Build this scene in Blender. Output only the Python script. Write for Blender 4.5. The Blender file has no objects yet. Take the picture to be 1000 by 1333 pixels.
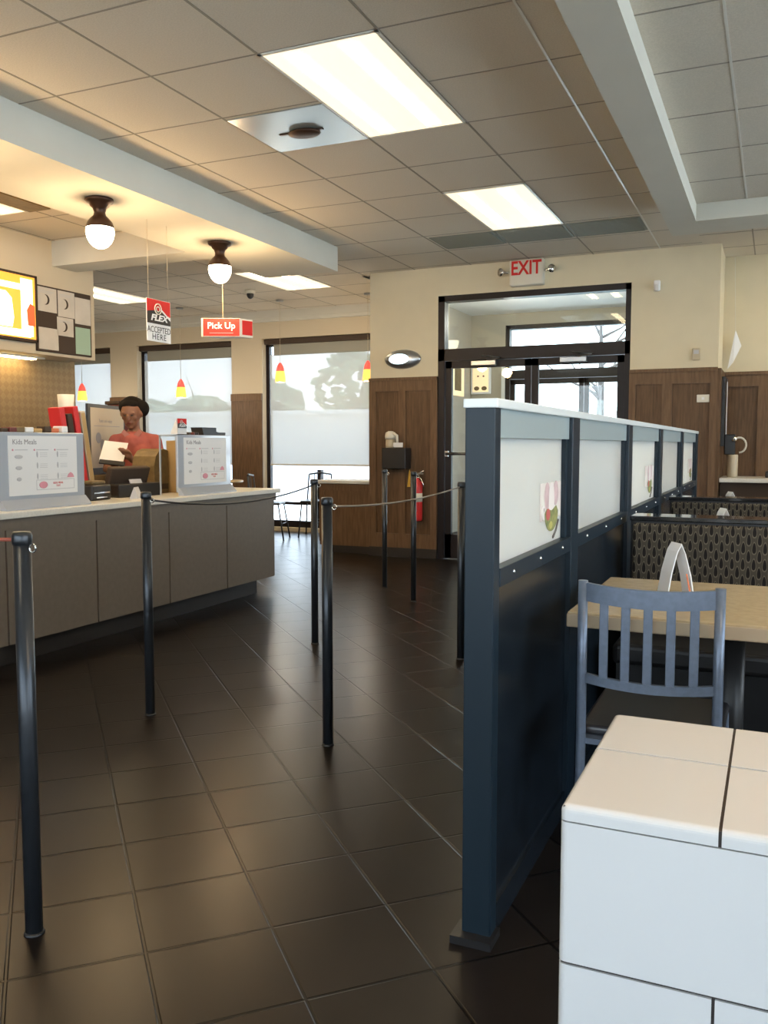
import bpy, bmesh, math, random
from mathutils import Vector, Matrix
random.seed(7)
PI = math.pi
sc = bpy.context.scene
col = sc.collection

# ---------------------------------------------------------------- materials
def mat(name, color, rough=0.5, metal=0.0, spec=0.5, coat=0.0, noise=0.0, nscale=20.0, bump=0.0, bscale=60.0,
        emit=None, estr=0.0, color2=None, stretch=None):
    m = bpy.data.materials.new(name); m.use_nodes = True
    nt = m.node_tree; b = nt.nodes['Principled BSDF']
    b.inputs['Base Color'].default_value = (*color, 1)
    b.inputs['Roughness'].default_value = rough
    b.inputs['Metallic'].default_value = metal
    b.inputs['Specular IOR Level'].default_value = spec
    b.inputs['Coat Weight'].default_value = coat
    b.inputs['Coat Roughness'].default_value = 0.08
    tc = nt.nodes.new('ShaderNodeTexCoord')
    mp = nt.nodes.new('ShaderNodeMapping'); nt.links.new(tc.outputs['Object'], mp.inputs[0])
    if stretch: mp.inputs['Scale'].default_value = stretch
    if noise > 0 or color2:
        n = nt.nodes.new('ShaderNodeTexNoise'); n.inputs['Scale'].default_value = nscale
        n.inputs['Detail'].default_value = 5
        nt.links.new(mp.outputs[0], n.inputs['Vector'])
        r = nt.nodes.new('ShaderNodeValToRGB')
        c2 = color2 or tuple(c * (1 - noise) for c in color)
        c1 = color if color2 else tuple(min(1, c * (1 + noise)) for c in color)
        r.color_ramp.elements[0].position = 0.35; r.color_ramp.elements[1].position = 0.65
        r.color_ramp.elements[0].color = (*c2, 1); r.color_ramp.elements[1].color = (*c1, 1)
        nt.links.new(n.outputs['Fac'], r.inputs[0]); nt.links.new(r.outputs[0], b.inputs['Base Color'])
    if bump > 0:
        n2 = nt.nodes.new('ShaderNodeTexNoise'); n2.inputs['Scale'].default_value = bscale
        nt.links.new(mp.outputs[0], n2.inputs['Vector'])
        bp = nt.nodes.new('ShaderNodeBump'); bp.inputs['Strength'].default_value = bump; bp.inputs['Distance'].default_value = 0.002
        nt.links.new(n2.outputs['Fac'], bp.inputs['Height']); nt.links.new(bp.outputs[0], b.inputs['Normal'])
    if emit:
        b.inputs['Emission Color'].default_value = (*emit, 1); b.inputs['Emission Strength'].default_value = estr
    return m

def glass_mat(name, tint=(0.93, 0.97, 0.96)):
    m = bpy.data.materials.new(name); m.use_nodes = True; nt = m.node_tree; nt.nodes.clear()
    o = nt.nodes.new('ShaderNodeOutputMaterial'); mx = nt.nodes.new('ShaderNodeMixShader')
    t = nt.nodes.new('ShaderNodeBsdfTransparent'); t.inputs[0].default_value = (*tint, 1)
    g = nt.nodes.new('ShaderNodeBsdfGlossy'); g.inputs['Roughness'].default_value = 0.02
    f = nt.nodes.new('ShaderNodeFresnel'); f.inputs[0].default_value = 1.45
    nt.links.new(f.outputs[0], mx.inputs[0]); nt.links.new(t.outputs[0], mx.inputs[1]); nt.links.new(g.outputs[0], mx.inputs[2])
    nt.links.new(mx.outputs[0], o.inputs[0]); return m

def sheer_mat(name, diff, trans, tfac, rough_gloss=0.0, clear=(0.95, 0.95, 0.95)):
    """a sheet that is partly see-through (tfac) and otherwise scatters light to both sides"""
    m = bpy.data.materials.new(name); m.use_nodes = True; nt = m.node_tree; nt.nodes.clear()
    o = nt.nodes.new('ShaderNodeOutputMaterial')
    d = nt.nodes.new('ShaderNodeBsdfDiffuse'); d.inputs[0].default_value = (*diff, 1)
    tl = nt.nodes.new('ShaderNodeBsdfTranslucent'); tl.inputs[0].default_value = (*trans, 1)
    a = nt.nodes.new('ShaderNodeMixShader'); a.inputs[0].default_value = 0.5
    nt.links.new(d.outputs[0], a.inputs[1]); nt.links.new(tl.outputs[0], a.inputs[2])
    t = nt.nodes.new('ShaderNodeBsdfTransparent'); t.inputs[0].default_value = (*clear, 1)
    b = nt.nodes.new('ShaderNodeMixShader'); b.inputs[0].default_value = tfac
    nt.links.new(a.outputs[0], b.inputs[1]); nt.links.new(t.outputs[0], b.inputs[2])
    last = b
    if rough_gloss > 0:
        g = nt.nodes.new('ShaderNodeBsdfGlossy'); g.inputs['Roughness'].default_value = rough_gloss
        f = nt.nodes.new('ShaderNodeFresnel'); f.inputs[0].default_value = 1.5
        c = nt.nodes.new('ShaderNodeMixShader'); nt.links.new(f.outputs[0], c.inputs[0])
        nt.links.new(b.outputs[0], c.inputs[1]); nt.links.new(g.outputs[0], c.inputs[2]); last = c
    nt.links.new(last.outputs[0], o.inputs[0]); return m

def frost_mat(name, rough, milk):
    m = bpy.data.materials.new(name); m.use_nodes = True; nt = m.node_tree; b = nt.nodes['Principled BSDF']; o = nt.nodes['Material Output']
    b.inputs['Base Color'].default_value = (0.96, 0.98, 0.97, 1); b.inputs['Roughness'].default_value = rough
    b.inputs['Transmission Weight'].default_value = 1.0; b.inputs['IOR'].default_value = 1.3
    d = nt.nodes.new('ShaderNodeBsdfDiffuse'); d.inputs[0].default_value = (0.92, 0.96, 0.95, 1)
    t = nt.nodes.new('ShaderNodeBsdfTranslucent'); t.inputs[0].default_value = (0.96, 0.99, 0.98, 1)
    a = nt.nodes.new('ShaderNodeMixShader'); a.inputs[0].default_value = 0.55; c = nt.nodes.new('ShaderNodeMixShader'); c.inputs[0].default_value = milk
    nt.links.new(d.outputs[0], a.inputs[1]); nt.links.new(t.outputs[0], a.inputs[2])
    nt.links.new(b.outputs[0], c.inputs[1]); nt.links.new(a.outputs[0], c.inputs[2]); nt.links.new(c.outputs[0], o.inputs[0]); return m

def emis(name, color, strength):
    return mat(name, color, 0.5, emit=color, estr=strength)

def floor_mat():
    m = bpy.data.materials.new('brown_floor_tile'); m.use_nodes = True
    nt = m.node_tree; b = nt.nodes['Principled BSDF']; N = nt.nodes.new; L = nt.links.new
    tc = N('ShaderNodeTexCoord'); mp = N('ShaderNodeMapping')
    mp.inputs['Rotation'].default_value = (0, 0, -PI / 4)
    mp.inputs['Scale'].default_value = (1 / 0.305, 1 / 0.305, 1)
    mp.inputs['Location'].default_value = (-0.19 / 0.305, -0.233 / 0.305, 0)
    L(tc.outputs['Object'], mp.inputs[0])
    sp = N('ShaderNodeSeparateXYZ'); L(mp.outputs[0], sp.inputs[0])
    def math_(op, a, bb=None, v=None):
        n = N('ShaderNodeMath'); n.operation = op; L(a, n.inputs[0])
        if bb is not None: L(bb, n.inputs[1])
        if v is not None: n.inputs[1].default_value = v
        return n.outputs[0]
    def edge(x):
        p = math_('PINGPONG', x, v=0.5); return p
    e = math_('MINIMUM', edge(sp.outputs[0]), edge(sp.outputs[1]))
    mr = N('ShaderNodeMapRange'); mr.inputs[1].default_value = 0.008; mr.inputs[2].default_value = 0.017; L(e, mr.inputs[0])
    # per-tile variation
    fx = math_('FLOOR', sp.outputs[0]); fy = math_('FLOOR', sp.outputs[1])
    cb = N('ShaderNodeCombineXYZ'); L(fx, cb.inputs[0]); L(fy, cb.inputs[1])
    wn = N('ShaderNodeTexWhiteNoise'); L(cb.outputs[0], wn.inputs['Vector'])
    ns = N('ShaderNodeTexNoise'); ns.inputs['Scale'].default_value = 5; ns.inputs['Detail'].default_value = 3; L(tc.outputs['Object'], ns.inputs['Vector'])
    ad = math_('ADD', math_('MULTIPLY', wn.outputs['Value'], v=0.35), math_('MULTIPLY', ns.outputs['Fac'], v=0.65))
    rp = N('ShaderNodeValToRGB'); L(ad, rp.inputs[0])
    rp.color_ramp.elements[0].position = 0.25; rp.color_ramp.elements[0].color = (0.0085, 0.0064, 0.0055, 1)
    rp.color_ramp.elements[1].position = 0.75; rp.color_ramp.elements[1].color = (0.015, 0.0112, 0.0093, 1)
    mx = N('ShaderNodeMix'); mx.data_type = 'RGBA'; L(mr.outputs[0], mx.inputs[0])
    mx.inputs[6].default_value = (0.002, 0.0016, 0.0015, 1); L(rp.outputs[0], mx.inputs[7])
    L(mx.outputs[2], b.inputs['Base Color'])
    rr = N('ShaderNodeMapRange'); L(ns.outputs['Fac'], rr.inputs[0]); rr.inputs[3].default_value = 0.27; rr.inputs[4].default_value = 0.31
    L(rr.outputs[0], b.inputs['Roughness'])
    b.inputs['Specular IOR Level'].default_value = 0.20
    bp = N('ShaderNodeBump'); bp.inputs['Distance'].default_value = 0.003; bp.inputs['Strength'].default_value = 0.6
    hh = math_('ADD', mr.outputs[0], math_('MULTIPLY', ns.outputs['Fac'], v=0.015)); L(hh, bp.inputs['Height'])
    L(bp.outputs[0], b.inputs['Normal'])
    return m

def fabric_mat():
    """dark brown upholstery with a pale interlaced teardrop pattern"""
    m = bpy.data.materials.new('booth_fabric'); m.use_nodes = True
    nt = m.node_tree; b = nt.nodes['Principled BSDF']; N = nt.nodes.new; L = nt.links.new
    tc = N('ShaderNodeTexCoord'); sp = N('ShaderNodeSeparateXYZ'); L(tc.outputs['Object'], sp.inputs[0])
    def M(op, a, bb=None, v=None):
        n = N('ShaderNodeMath'); n.operation = op
        L(a, n.inputs[0])
        if bb is not None: L(bb, n.inputs[1])
        if v is not None: n.inputs[1].default_value = v
        return n.outputs[0]
    def drop(ox, oz):
        x = M('ADD', M('MULTIPLY', sp.outputs[0], v=1 / 0.040), v=ox); z = M('ADD', M('MULTIPLY', sp.outputs[2], v=1 / 0.066), v=oz)
        fx = M('ABSOLUTE', M('SUBTRACT', M('FRACT', x), v=0.5)); fz = M('SUBTRACT', M('FRACT', z), v=0.45)
        wide = M('ADD', M('MULTIPLY', fz, v=1.1), v=1.25)          # narrower towards the top
        ex = M('POWER', M('MULTIPLY', M('MULTIPLY', fx, wide), v=3.4), v=2.0); ez = M('POWER', M('MULTIPLY', fz, v=2.3), v=2.0)
        return M('ADD', ex, ez)
    d = M('MINIMUM', drop(0, 0), drop(0.5, 0.5))
    r = N('ShaderNodeValToRGB'); L(d, r.inputs[0])
    e = r.color_ramp.elements
    e[0].position = 0.0; e[0].color = (0.014, 0.011, 0.010, 1); e[1].position = 0.52; e[1].color = (0.020, 0.016, 0.013, 1)
    n = e.new(0.62); n.color = (0.19, 0.165, 0.115, 1)
    n = e.new(0.95); n.color = (0.075, 0.062, 0.045, 1)
    L(r.outputs[0], b.inputs['Base Color']); b.inputs['Roughness'].default_value = 0.75
    b.inputs['Specular IOR Level'].default_value = 0.25
    return m

def mosaic_mat():
    m = bpy.data.materials.new('back_wall_mosaic'); m.use_nodes = True
    nt = m.node_tree; b = nt.nodes['Principled BSDF']; N = nt.nodes.new; L = nt.links.new
    tc = N('ShaderNodeTexCoord'); mp = N('ShaderNodeMapping'); L(tc.outputs['Object'], mp.inputs[0])
    mp.inputs['Rotation'].default_value = (PI / 4, 0, 0); mp.inputs['Scale'].default_value = (20, 20, 20)
    ch = N('ShaderNodeTexChecker'); ch.inputs['Scale'].default_value = 1
    sp = N('ShaderNodeSeparateXYZ'); L(mp.outputs[0], sp.inputs[0])
    cb = N('ShaderNodeCombineXYZ'); L(sp.outputs[1], cb.inputs[0]); L(sp.outputs[2], cb.inputs[1]); cb.inputs[2].default_value = 0.5
    L(cb.outputs[0], ch.inputs['Vector'])
    ch.inputs['Color1'].default_value = (0.25, 0.17, 0.09, 1); ch.inputs['Color2'].default_value = (0.29, 0.205, 0.11, 1)
    L(ch.outputs[0], b.inputs['Base Color']); b.inputs['Roughness'].default_value = 0.35
    return m

M_ = {}
M_['floor'] = floor_mat()
M_['fabric'] = fabric_mat()
M_['mosaic'] = mosaic_mat()
M_['ceil'] = mat('acoustic_tile', (0.66, 0.60, 0.51), 0.9, spec=0.1, noise=0.06, nscale=140, bump=0.6, bscale=250)
M_['tbar'] = mat('ceiling_tee', (0.72, 0.70, 0.64), 0.28, spec=0.6)
M_['tee_dark'] = mat('ceiling_joint', (0.30, 0.27, 0.22), 0.8)
M_['drywall'] = mat('drywall_paint', (0.64, 0.62, 0.55), 0.8, spec=0.2, noise=0.02, nscale=3)
M_['wall'] = mat('cream_wall_paint', (0.71, 0.63, 0.46), 0.75, spec=0.2, noise=0.02, nscale=4)
M_['wall2'] = mat('warm_wall_paint', (0.62, 0.53, 0.39), 0.75, spec=0.2)
M_['wood'] = mat('brown_wood', (0.150, 0.086, 0.044), 0.5, spec=0.25, color2=(0.100, 0.056, 0.028), nscale=9, stretch=(6, 6, 0.6))
M_['wood_l'] = mat('brown_wood_rail', (0.185, 0.108, 0.057), 0.5, spec=0.25, color2=(0.135, 0.078, 0.041), nscale=9, stretch=(6, 6, 0.6))
M_['bronze'] = mat('dark_bronze_frame', (0.014, 0.010, 0.011), 0.45, spec=0.3)
M_['dark'] = mat('black_plastic', (0.015, 0.014, 0.014), 0.4)
M_['base'] = mat('dark_baseboard', (0.03, 0.024, 0.02), 0.5)
M_['post'] = mat('gunmetal_post', (0.040, 0.045, 0.052), 0.30, metal=0.55)
M_['chrome'] = mat('chrome', (0.75, 0.75, 0.74), 0.15, metal=1.0)
M_['steel'] = mat('brushed_steel', (0.42, 0.44, 0.46), 0.3, metal=0.9)
M_['navy'] = mat('navy_painted_steel', (0.010, 0.021, 0.032), 0.38, spec=0.3)
M_['railpale'] = mat('pale_blue_grey_rail', (0.42, 0.52, 0.54), 0.3, metal=0.3)  # top rail in a paler tone than the navy posts
M_['cappale'] = mat('pale_cap_strip', (0.74, 0.80, 0.81), 0.25)
M_['navy_panel'] = mat('navy_laminate', (0.010, 0.016, 0.023), 0.25, spec=0.5, noise=0.2, nscale=12)
M_['chair'] = mat('blue_grey_chair_metal', (0.13, 0.165, 0.225), 0.34, metal=0.30, noise=0.08, nscale=60)
M_['seat'] = mat('pale_vinyl_seat', (0.03, 0.03, 0.034), 0.3)
M_['laminate'] = mat('tan_laminate', (0.46, 0.34, 0.19), 0.26, spec=0.5, noise=0.06, nscale=50)
M_['edge'] = mat('tan_edge_band', (0.40, 0.30, 0.19), 0.45)
M_['tile'] = mat('white_glazed_tile', (0.70, 0.695, 0.685), 0.12, spec=0.5)
M_['grout'] = mat('dark_grout', (0.05, 0.04, 0.035), 0.9)
M_['counter'] = mat('taupe_laminate', (0.165, 0.136, 0.106), 0.5, noise=0.05, nscale=30)
M_['counter_line'] = mat('brown_panel_joint', (0.09, 0.05, 0.035), 0.6)
M_['ctop'] = mat('pale_countertop', (0.72, 0.70, 0.64), 0.3, noise=0.05, nscale=80)
M_['white'] = mat('white_paper', (0.80, 0.80, 0.80), 0.6)
M_['offwhite'] = mat('offwhite_plastic', (0.72, 0.68, 0.58), 0.45)
M_['beige'] = mat('beige_plastic', (0.52, 0.44, 0.31), 0.45)
M_['acrylic'] = mat('acrylic_frame', (0.42, 0.46, 0.52), 0.12, spec=0.6, coat=0.5)
M_['red'] = mat('red_paint', (0.62, 0.03, 0.03), 0.4)
M_['redsign'] = mat('red_sign', (0.66, 0.045, 0.040), 0.9, spec=0.1)
M_['pink'] = mat('pink_print', (0.70, 0.30, 0.36), 0.6)
M_['grey'] = mat('grey_print', (0.30, 0.29, 0.30), 0.6)
M_['greyl'] = mat('pale_grey_print', (0.52, 0.52, 0.54), 0.6)
M_['tan'] = mat('tan_card', (0.46, 0.30, 0.12), 0.6)
M_['kraft'] = mat('kraft_card', (0.17, 0.115, 0.045), 0.55, noise=0.15, nscale=25)
M_['maroon'] = mat('maroon_vinyl', (0.13, 0.025, 0.02), 0.5)
M_['yellow'] = mat('yellow_plastic', (0.65, 0.38, 0.04), 0.45)
M_['green_paper'] = mat('green_paper', (0.36, 0.50, 0.38), 0.7)
M_['paper'] = mat('posted_paper', (0.60, 0.55, 0.48), 0.7, noise=0.04, nscale=9)
M_['cork'] = mat('dark_brown_board', (0.05, 0.030, 0.018), 0.7)
M_['orange'] = mat('orange_card', (0.60, 0.16, 0.06), 0.5)
M_['shirt'] = mat('coral_polo', (0.36, 0.105, 0.090), 0.85, spec=0.1, noise=0.08, nscale=15)
M_['collar'] = mat('pink_collar', (0.42, 0.17, 0.14), 0.85)
M_['skin'] = mat('brown_skin', (0.20, 0.088, 0.048), 0.5, noise=0.06, nscale=12)
M_['hair'] = mat('black_hair', (0.008, 0.006, 0.005), 0.8, spec=0.15, bump=0.8, bscale=90)
M_['trouser'] = mat('dark_trousers', (0.02, 0.02, 0.025), 0.8)
M_['glove'] = mat('tan_glove', (0.42, 0.27, 0.12), 0.6)
M_['glass'] = glass_mat('clear_glass')
M_['shade'] = sheer_mat('solar_screen', (0.66, 0.64, 0.57), (0.215, 0.212, 0.198), 0.095)
M_['frost'] = frost_mat('frosted_glass', 0.42, 0.60)
M_['frost2'] = frost_mat('lightly_frosted_glass', 0.20, 0.42)
M_['capgloss'] = mat('polished_black_cap', (0.012, 0.013, 0.015), 0.10, spec=0.8, coat=0.6)
M_['rollgrey'] = mat('grey_roller_cloth', (0.27, 0.26, 0.22), 0.8)
M_['rope'] = mat('grey_cord', (0.30, 0.28, 0.27), 0.5)
M_['ropered'] = mat('rust_red_cord', (0.42, 0.10, 0.06), 0.5)
M_['lamp_bronze'] = mat('oil_bronze', (0.055, 0.025, 0.014), 0.4, metal=0.4)
M_['globe'] = emis('lit_globe', (1.0, 0.86, 0.62), 14.0)
M_['tube'] = emis('lit_diffuser', (1.0, 0.84, 0.60), 0.95)
M_['tube_hot'] = emis('lit_tube_stripe', (1.0, 0.80, 0.50), 15.0)
M_['redglass'] = mat('red_lamp_glass', (0.75, 0.06, 0.05), 0.25, emit=(0.95, 0.10, 0.07), estr=0.9)
M_['amberglass'] = mat('amber_lamp_glass', (0.9, 0.45, 0.10), 0.25, emit=(1.0, 0.45, 0.07), estr=1.6)
M_['lensglow'] = emis('lit_lens', (0.72, 0.90, 1.0), 1.6)
M_['menu_glow'] = emis('lit_menu_panel', (1.0, 0.80, 0.42), 1.6)
M_['menu_orange'] = emis('lit_menu_orange', (0.95, 0.38, 0.05), 0.9)
M_['menu_white'] = emis('lit_menu_white', (1.0, 0.92, 0.65), 2.2)
M_['menu_red'] = emis('lit_menu_red', (0.75, 0.10, 0.03), 0.8)
M_['board_reflection'] = emis('painted_reflection', (1.0, 0.78, 0.48), 0.5)  # faint glow painted as a reflection in the door glass
M_['cove'] = emis('cove_tube', (1.0, 0.74, 0.34), 22.0)
M_['pave'] = mat('concrete_pavement', (0.62, 0.62, 0.60), 0.9, noise=0.05, nscale=2)
M_['asphalt'] = mat('asphalt', (0.30, 0.30, 0.31), 0.9, noise=0.08, nscale=3)
M_['whitewall'] = mat('white_building', (0.80, 0.80, 0.77), 0.8)
M_['leaf'] = mat('tree_leaves', (0.16, 0.24, 0.15), 0.8, noise=0.3, nscale=3)
M_['bark'] = mat('tree_bark', (0.10, 0.08, 0.07), 0.9)
M_['vest'] = mat('vestibule_paint', (0.42, 0.38, 0.31), 0.8)
M_['greywood'] = mat('ceiling_vent_grey', (0.20, 0.21, 0.18), 0.6)
M_['silverpanel'] = mat('silver_diffuser', (0.50, 0.54, 0.54), 0.25, metal=0.5)

# ---------------------------------------------------------------- helpers
class MB:
    def __init__(s): s.bm = bmesh.new(); s.mats = []
    def mi(s, m):
        if m is None: return 0
        if m not in s.mats: s.mats.append(m)
        return s.mats.index(m)
    def _fin(s, vs, m, M=None):
        if M is not None: bmesh.ops.transform(s.bm, matrix=M, verts=vs)
        if m is not None:
            i = s.mi(m)
            fs = {f for v in vs for f in v.link_faces}
            for f in fs: f.material_index = i
        return s
    def box(s, x0, x1, y0, y1, z0, z1, m=None, bev=0.0, seg=2, M=None):
        r = bmesh.ops.create_cube(s.bm, size=1)
        vs = r['verts']
        bmesh.ops.transform(s.bm, matrix=Matrix.Translation(((x0+x1)/2, (y0+y1)/2, (z0+z1)/2)) @ Matrix.Diagonal((abs(x1-x0), abs(y1-y0), abs(z1-z0), 1)), verts=vs)
        if bev > 0:
            es = list({e for v in vs for e in v.link_edges})
            q = bmesh.ops.bevel(s.bm, geom=es, offset=bev, segments=seg, affect='EDGES', profile=0.5)
            vs = list({v for f in q['faces'] for v in f.verts} | {v for v in vs if v.is_valid})
            todo = list(vs); seen = set(todo)
            while todo:
                v = todo.pop()
                for e in v.link_edges:
                    o = e.other_vert(v)
                    if o not in seen: seen.add(o); todo.append(o)
            vs = list(seen)
        return s._fin(vs, m, M)
    def tube(s, pts, r, n=12, m=None, caps=True, M=None):
        pts = [Vector(p) for p in pts]
        rs = r if isinstance(r, (list, tuple)) else [r] * len(pts)
        rings = []; new = []
        up = None
        for i, p in enumerate(pts):
            a = pts[max(i-1, 0)]; b = pts[min(i+1, len(pts)-1)]
            t = (b - a).normalized()
            if up is None:
                up = Vector((0, 0, 1)) if abs(t.z) < 0.9 else Vector((1, 0, 0))
            u = (up - t * up.dot(t)).normalized(); w = t.cross(u); up = u
            ring = [s.bm.verts.new(p + (u * math.cos(2*PI*k/n) + w * math.sin(2*PI*k/n)) * rs[i]) for k in range(n)]
            rings.append(ring); new += ring
        for a, b in zip(rings, rings[1:]):
            for k in range(n):
                s.bm.faces.new((a[k], a[(k+1) % n], b[(k+1) % n], b[k])).smooth = True
        if caps:
            s.bm.faces.new(rings[0][::-1]); s.bm.faces.new(rings[-1])
        return s._fin(new, m, M)
    def lathe(s, prof, x=0, y=0, n=24, m=None, M=None, caps=True):
        rings = []; new = []
        for r, z in prof:
            ring = [s.bm.verts.new((x + r*math.cos(2*PI*k/n), y + r*math.sin(2*PI*k/n), z)) for k in range(n)]
            rings.append(ring); new += ring
        for a, b in zip(rings, rings[1:]):
            for k in range(n):
                s.bm.faces.new((a[k], a[(k+1) % n], b[(k+1) % n], b[k])).smooth = True
        if caps:
            s.bm.faces.new(rings[0][::-1]); s.bm.faces.new(rings[-1])
        return s._fin(new, m, M)
    def prism(s, poly, d0, d1, axis='x', m=None, M=None):
        """poly of 2-D points extruded along an axis"""
        def P(a, b, d):
            return {'x': (d, a, b), 'y': (a, d, b), 'z': (a, b, d)}[axis]
        A = [s.bm.verts.new(P(a, b, d0)) for a, b in poly]; B = [s.bm.verts.new(P(a, b, d1)) for a, b in poly]
        n = len(poly)
        s.bm.faces.new(A[::-1]); s.bm.faces.new(B)
        for k in range(n): s.bm.faces.new((A[k], A[(k+1) % n], B[(k+1) % n], B[k]))
        return s._fin(A + B, m, M)
    def ell(s, c, r, m=None, seg=20, rings=12, M=None):
        q = bmesh.ops.create_uvsphere(s.bm, u_segments=seg, v_segments=rings, radius=1)
        vs = q['verts']
        T = Matrix.Translation(c) @ (M or Matrix.Identity(4)) @ Matrix.Diagonal((*r, 1))
        bmesh.ops.transform(s.bm, matrix=T, verts=vs)
        for v in vs:
            for f in v.link_faces: f.smooth = True
        return s._fin(vs, m)
    def build(s, name, m=None, parent=None, loc=None, **k):
        bmesh.ops.recalc_face_normals(s.bm, faces=s.bm.faces)
        me = bpy.data.meshes.new(name); s.bm.to_mesh(me); s.bm.free()
        mats = list(s.mats)
        if mats:
            for q in mats: me.materials.append(q)
        elif m: me.materials.append(m)
        o = bpy.data.objects.new(name, me); col.objects.link(o)
        if parent is not None: o.parent = parent
        if loc: o.location = loc
        for a, b in k.items(): o[a] = b
        return o

def thing(name, label, cat, loc=(0, 0, 0), rz=0, group=None):
    o = bpy.data.objects.new(name, None); col.objects.link(o); o.empty_display_size = 0.1
    o.location = loc; o.rotation_euler = (0, 0, rz); o['label'] = label; o['category'] = cat
    if group: o['group'] = group
    return o
def struct(name, mb, m=None, parent=None):
    o = mb.build(name, m, parent)
    if parent is None: o['kind'] = 'structure'
    return o
def dup(root, loc, rz, label, group=None):
    r = root.copy(); col.objects.link(r); r.location = loc; r.rotation_euler = (0, 0, rz); r['label'] = label
    if group: r['group'] = group
    for ch in list(root.children):
        c = ch.copy(); col.objects.link(c); c.parent = r
        for g in ch.children:
            d = g.copy(); col.objects.link(d); d.parent = c
    return r
def text_mesh(name, body, size, m, parent, loc, rot, align='CENTER', extrude=0.0006, sx=1.0, shear=0.0, space=1.0, bold=0.0):
    cu = bpy.data.curves.new(name, 'FONT'); cu.body = body; cu.size = size; cu.align_x = align; cu.align_y = 'CENTER'
    cu.extrude = extrude; cu.shear = shear; cu.space_character = space; cu.offset = bold; cu.resolution_u = 3
    t = bpy.data.objects.new('tmp', cu); col.objects.link(t)
    dg = bpy.context.evaluated_depsgraph_get()
    me = bpy.data.meshes.new_from_object(t.evaluated_get(dg)); me.name = name
    bpy.data.objects.remove(t); bpy.data.curves.remove(cu)
    me.materials.clear(); me.materials.append(m)
    o = bpy.data.objects.new(name, me); col.objects.link(o); o.parent = parent
    o.location = loc; o.rotation_euler = rot; o.scale = (sx, 1, 1)
    return o
RX = (PI/2, 0, PI/2)      # text lying in a y-z plane, read from +x
RY = (PI/2, 0, 0)         # text lying in an x-z plane, read from -y

# ---------------------------------------------------------------- the room shell
ZC, ZR, ZB = 3.0, 2.89, 2.77
WY = 8.6            # entrance wall
struct('floor', MB().box(-11.6, 3.6, -3.1, 12.1, -0.12, 0.0), M_['floor'])

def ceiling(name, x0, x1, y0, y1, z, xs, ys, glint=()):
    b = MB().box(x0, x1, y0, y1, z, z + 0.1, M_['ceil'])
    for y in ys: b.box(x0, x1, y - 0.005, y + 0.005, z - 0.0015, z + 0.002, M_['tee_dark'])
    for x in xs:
        b.box(x - 0.006, x + 0.006, y0, y1, z - 0.002, z + 0.002, M_['tbar'] if x in glint else M_['tee_dark'])  # bars listed in glint are paler: their shine is put into the colour
    return struct(name, b)
xs = [-1.03 - 0.61 * k for k in range(0, 18)]
ys = [3.62 + 0.61 * k for k in range(-11, 15)]
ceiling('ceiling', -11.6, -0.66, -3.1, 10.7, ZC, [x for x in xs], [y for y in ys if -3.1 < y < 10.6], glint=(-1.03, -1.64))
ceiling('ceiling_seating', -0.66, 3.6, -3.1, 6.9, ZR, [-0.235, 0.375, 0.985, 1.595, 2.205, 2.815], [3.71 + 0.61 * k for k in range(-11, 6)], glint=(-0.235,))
ceiling('ceiling_far_seating', -0.66, 3.6, 6.9, 9.4, ZC, [-0.235, 0.375, 0.985, 1.595], [7.6, 8.21, 8.82])
struct('trim_1', MB().box(-0.767, -0.565, -3.1, 7.1, ZB, 3.02).box(-0.565, 3.6, 6.7, 7.1, ZB, 3.02), M_['drywall'])
struct('trim_2', MB().box(-4.5, -3.73, -3.1, 7.35, 2.78, 3.02), M_['drywall'])
struct('trim_3', MB().box(-6.4, -4.5, 6.1, 6.4, 2.78, 3.02), M_['drywall'])
struct('trim_4', MB().box(-11.6, -3.98, 10.40, 10.5, 2.90, 3.0).box(-11.6, -3.98, 10.43, 10.5, 2.86, 2.90), M_['drywall'])

# entrance wall with a hole for the doors
DX0, DX1, DZ = -3.21, -1.28, 2.71
b = MB().box(-3.98, DX0, WY, WY + 0.15, 0, 3.0).box(DX1, -0.5, WY, WY + 0.15, 0, 3.0).box(DX0, DX1, WY, WY + 0.15, DZ, 3.0)
b.box(-0.65, -0.5, WY + 0.15, 9.4, 0, 3.0).box(-0.5, 3.6, 9.25, 9.4, 0, 3.0)
b.box(-3.98, -3.83, WY + 0.15, 10.65, 0, 3.0)
struct('wall_front', b, M_['wall'])
# window wall (far left), three tall windows that reach the floor
WB = 10.5
W = [(-6.50, -4.85), (-8.65, -7.00), (-10.80, -9.15)]
b = MB()
edges = [-3.98] + [v for w in W for v in (w[1], w[0])] + [-11.6]
for k in range(0, len(edges), 2): b.box(edges[k+1], edges[k], WB, WB + 0.2, 0, 3.0)
for w0, w1 in W: b.box(w0, w1, WB, WB + 0.2, 2.64, 3.0).box(w0, w1, WB, WB + 0.2, 0, 0.05)
struct('wall_window', b, M_['wall2'])
struct('wall_left', MB().box(-11.75, -11.6, -3.1, 10.7, 0, 3.0), M_['wall2'])
struct('wall_kitchen', MB().box(-6.45, -6.3, -3.1, 6.72, 0, 2.02), M_['mosaic'])
struct('trim_5', MB().box(-6.45, -5.95, -3.1, 6.62, 1.99, 3.0), M_['wall2'])
# right-hand wall: long storefront windows
b = MB().box(3.5, 3.65, -3.1, 9.4, 0, 0.7).box(3.5, 3.65, -3.1, 9.4, 2.6, 3.0)
RWIN = [(-2.6, -0.6), (-0.3, 1.7), (2.0, 4.0), (4.3, 6.3), (6.6, 8.6)]
eds = [-3.1] + [v for w in RWIN for v in w] + [9.4]
for k in range(0, len(eds), 2): b.box(3.5, 3.65, eds[k], eds[k+1], 0.7, 2.6)
struct('wall_right', b, M_['wall'])
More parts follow.
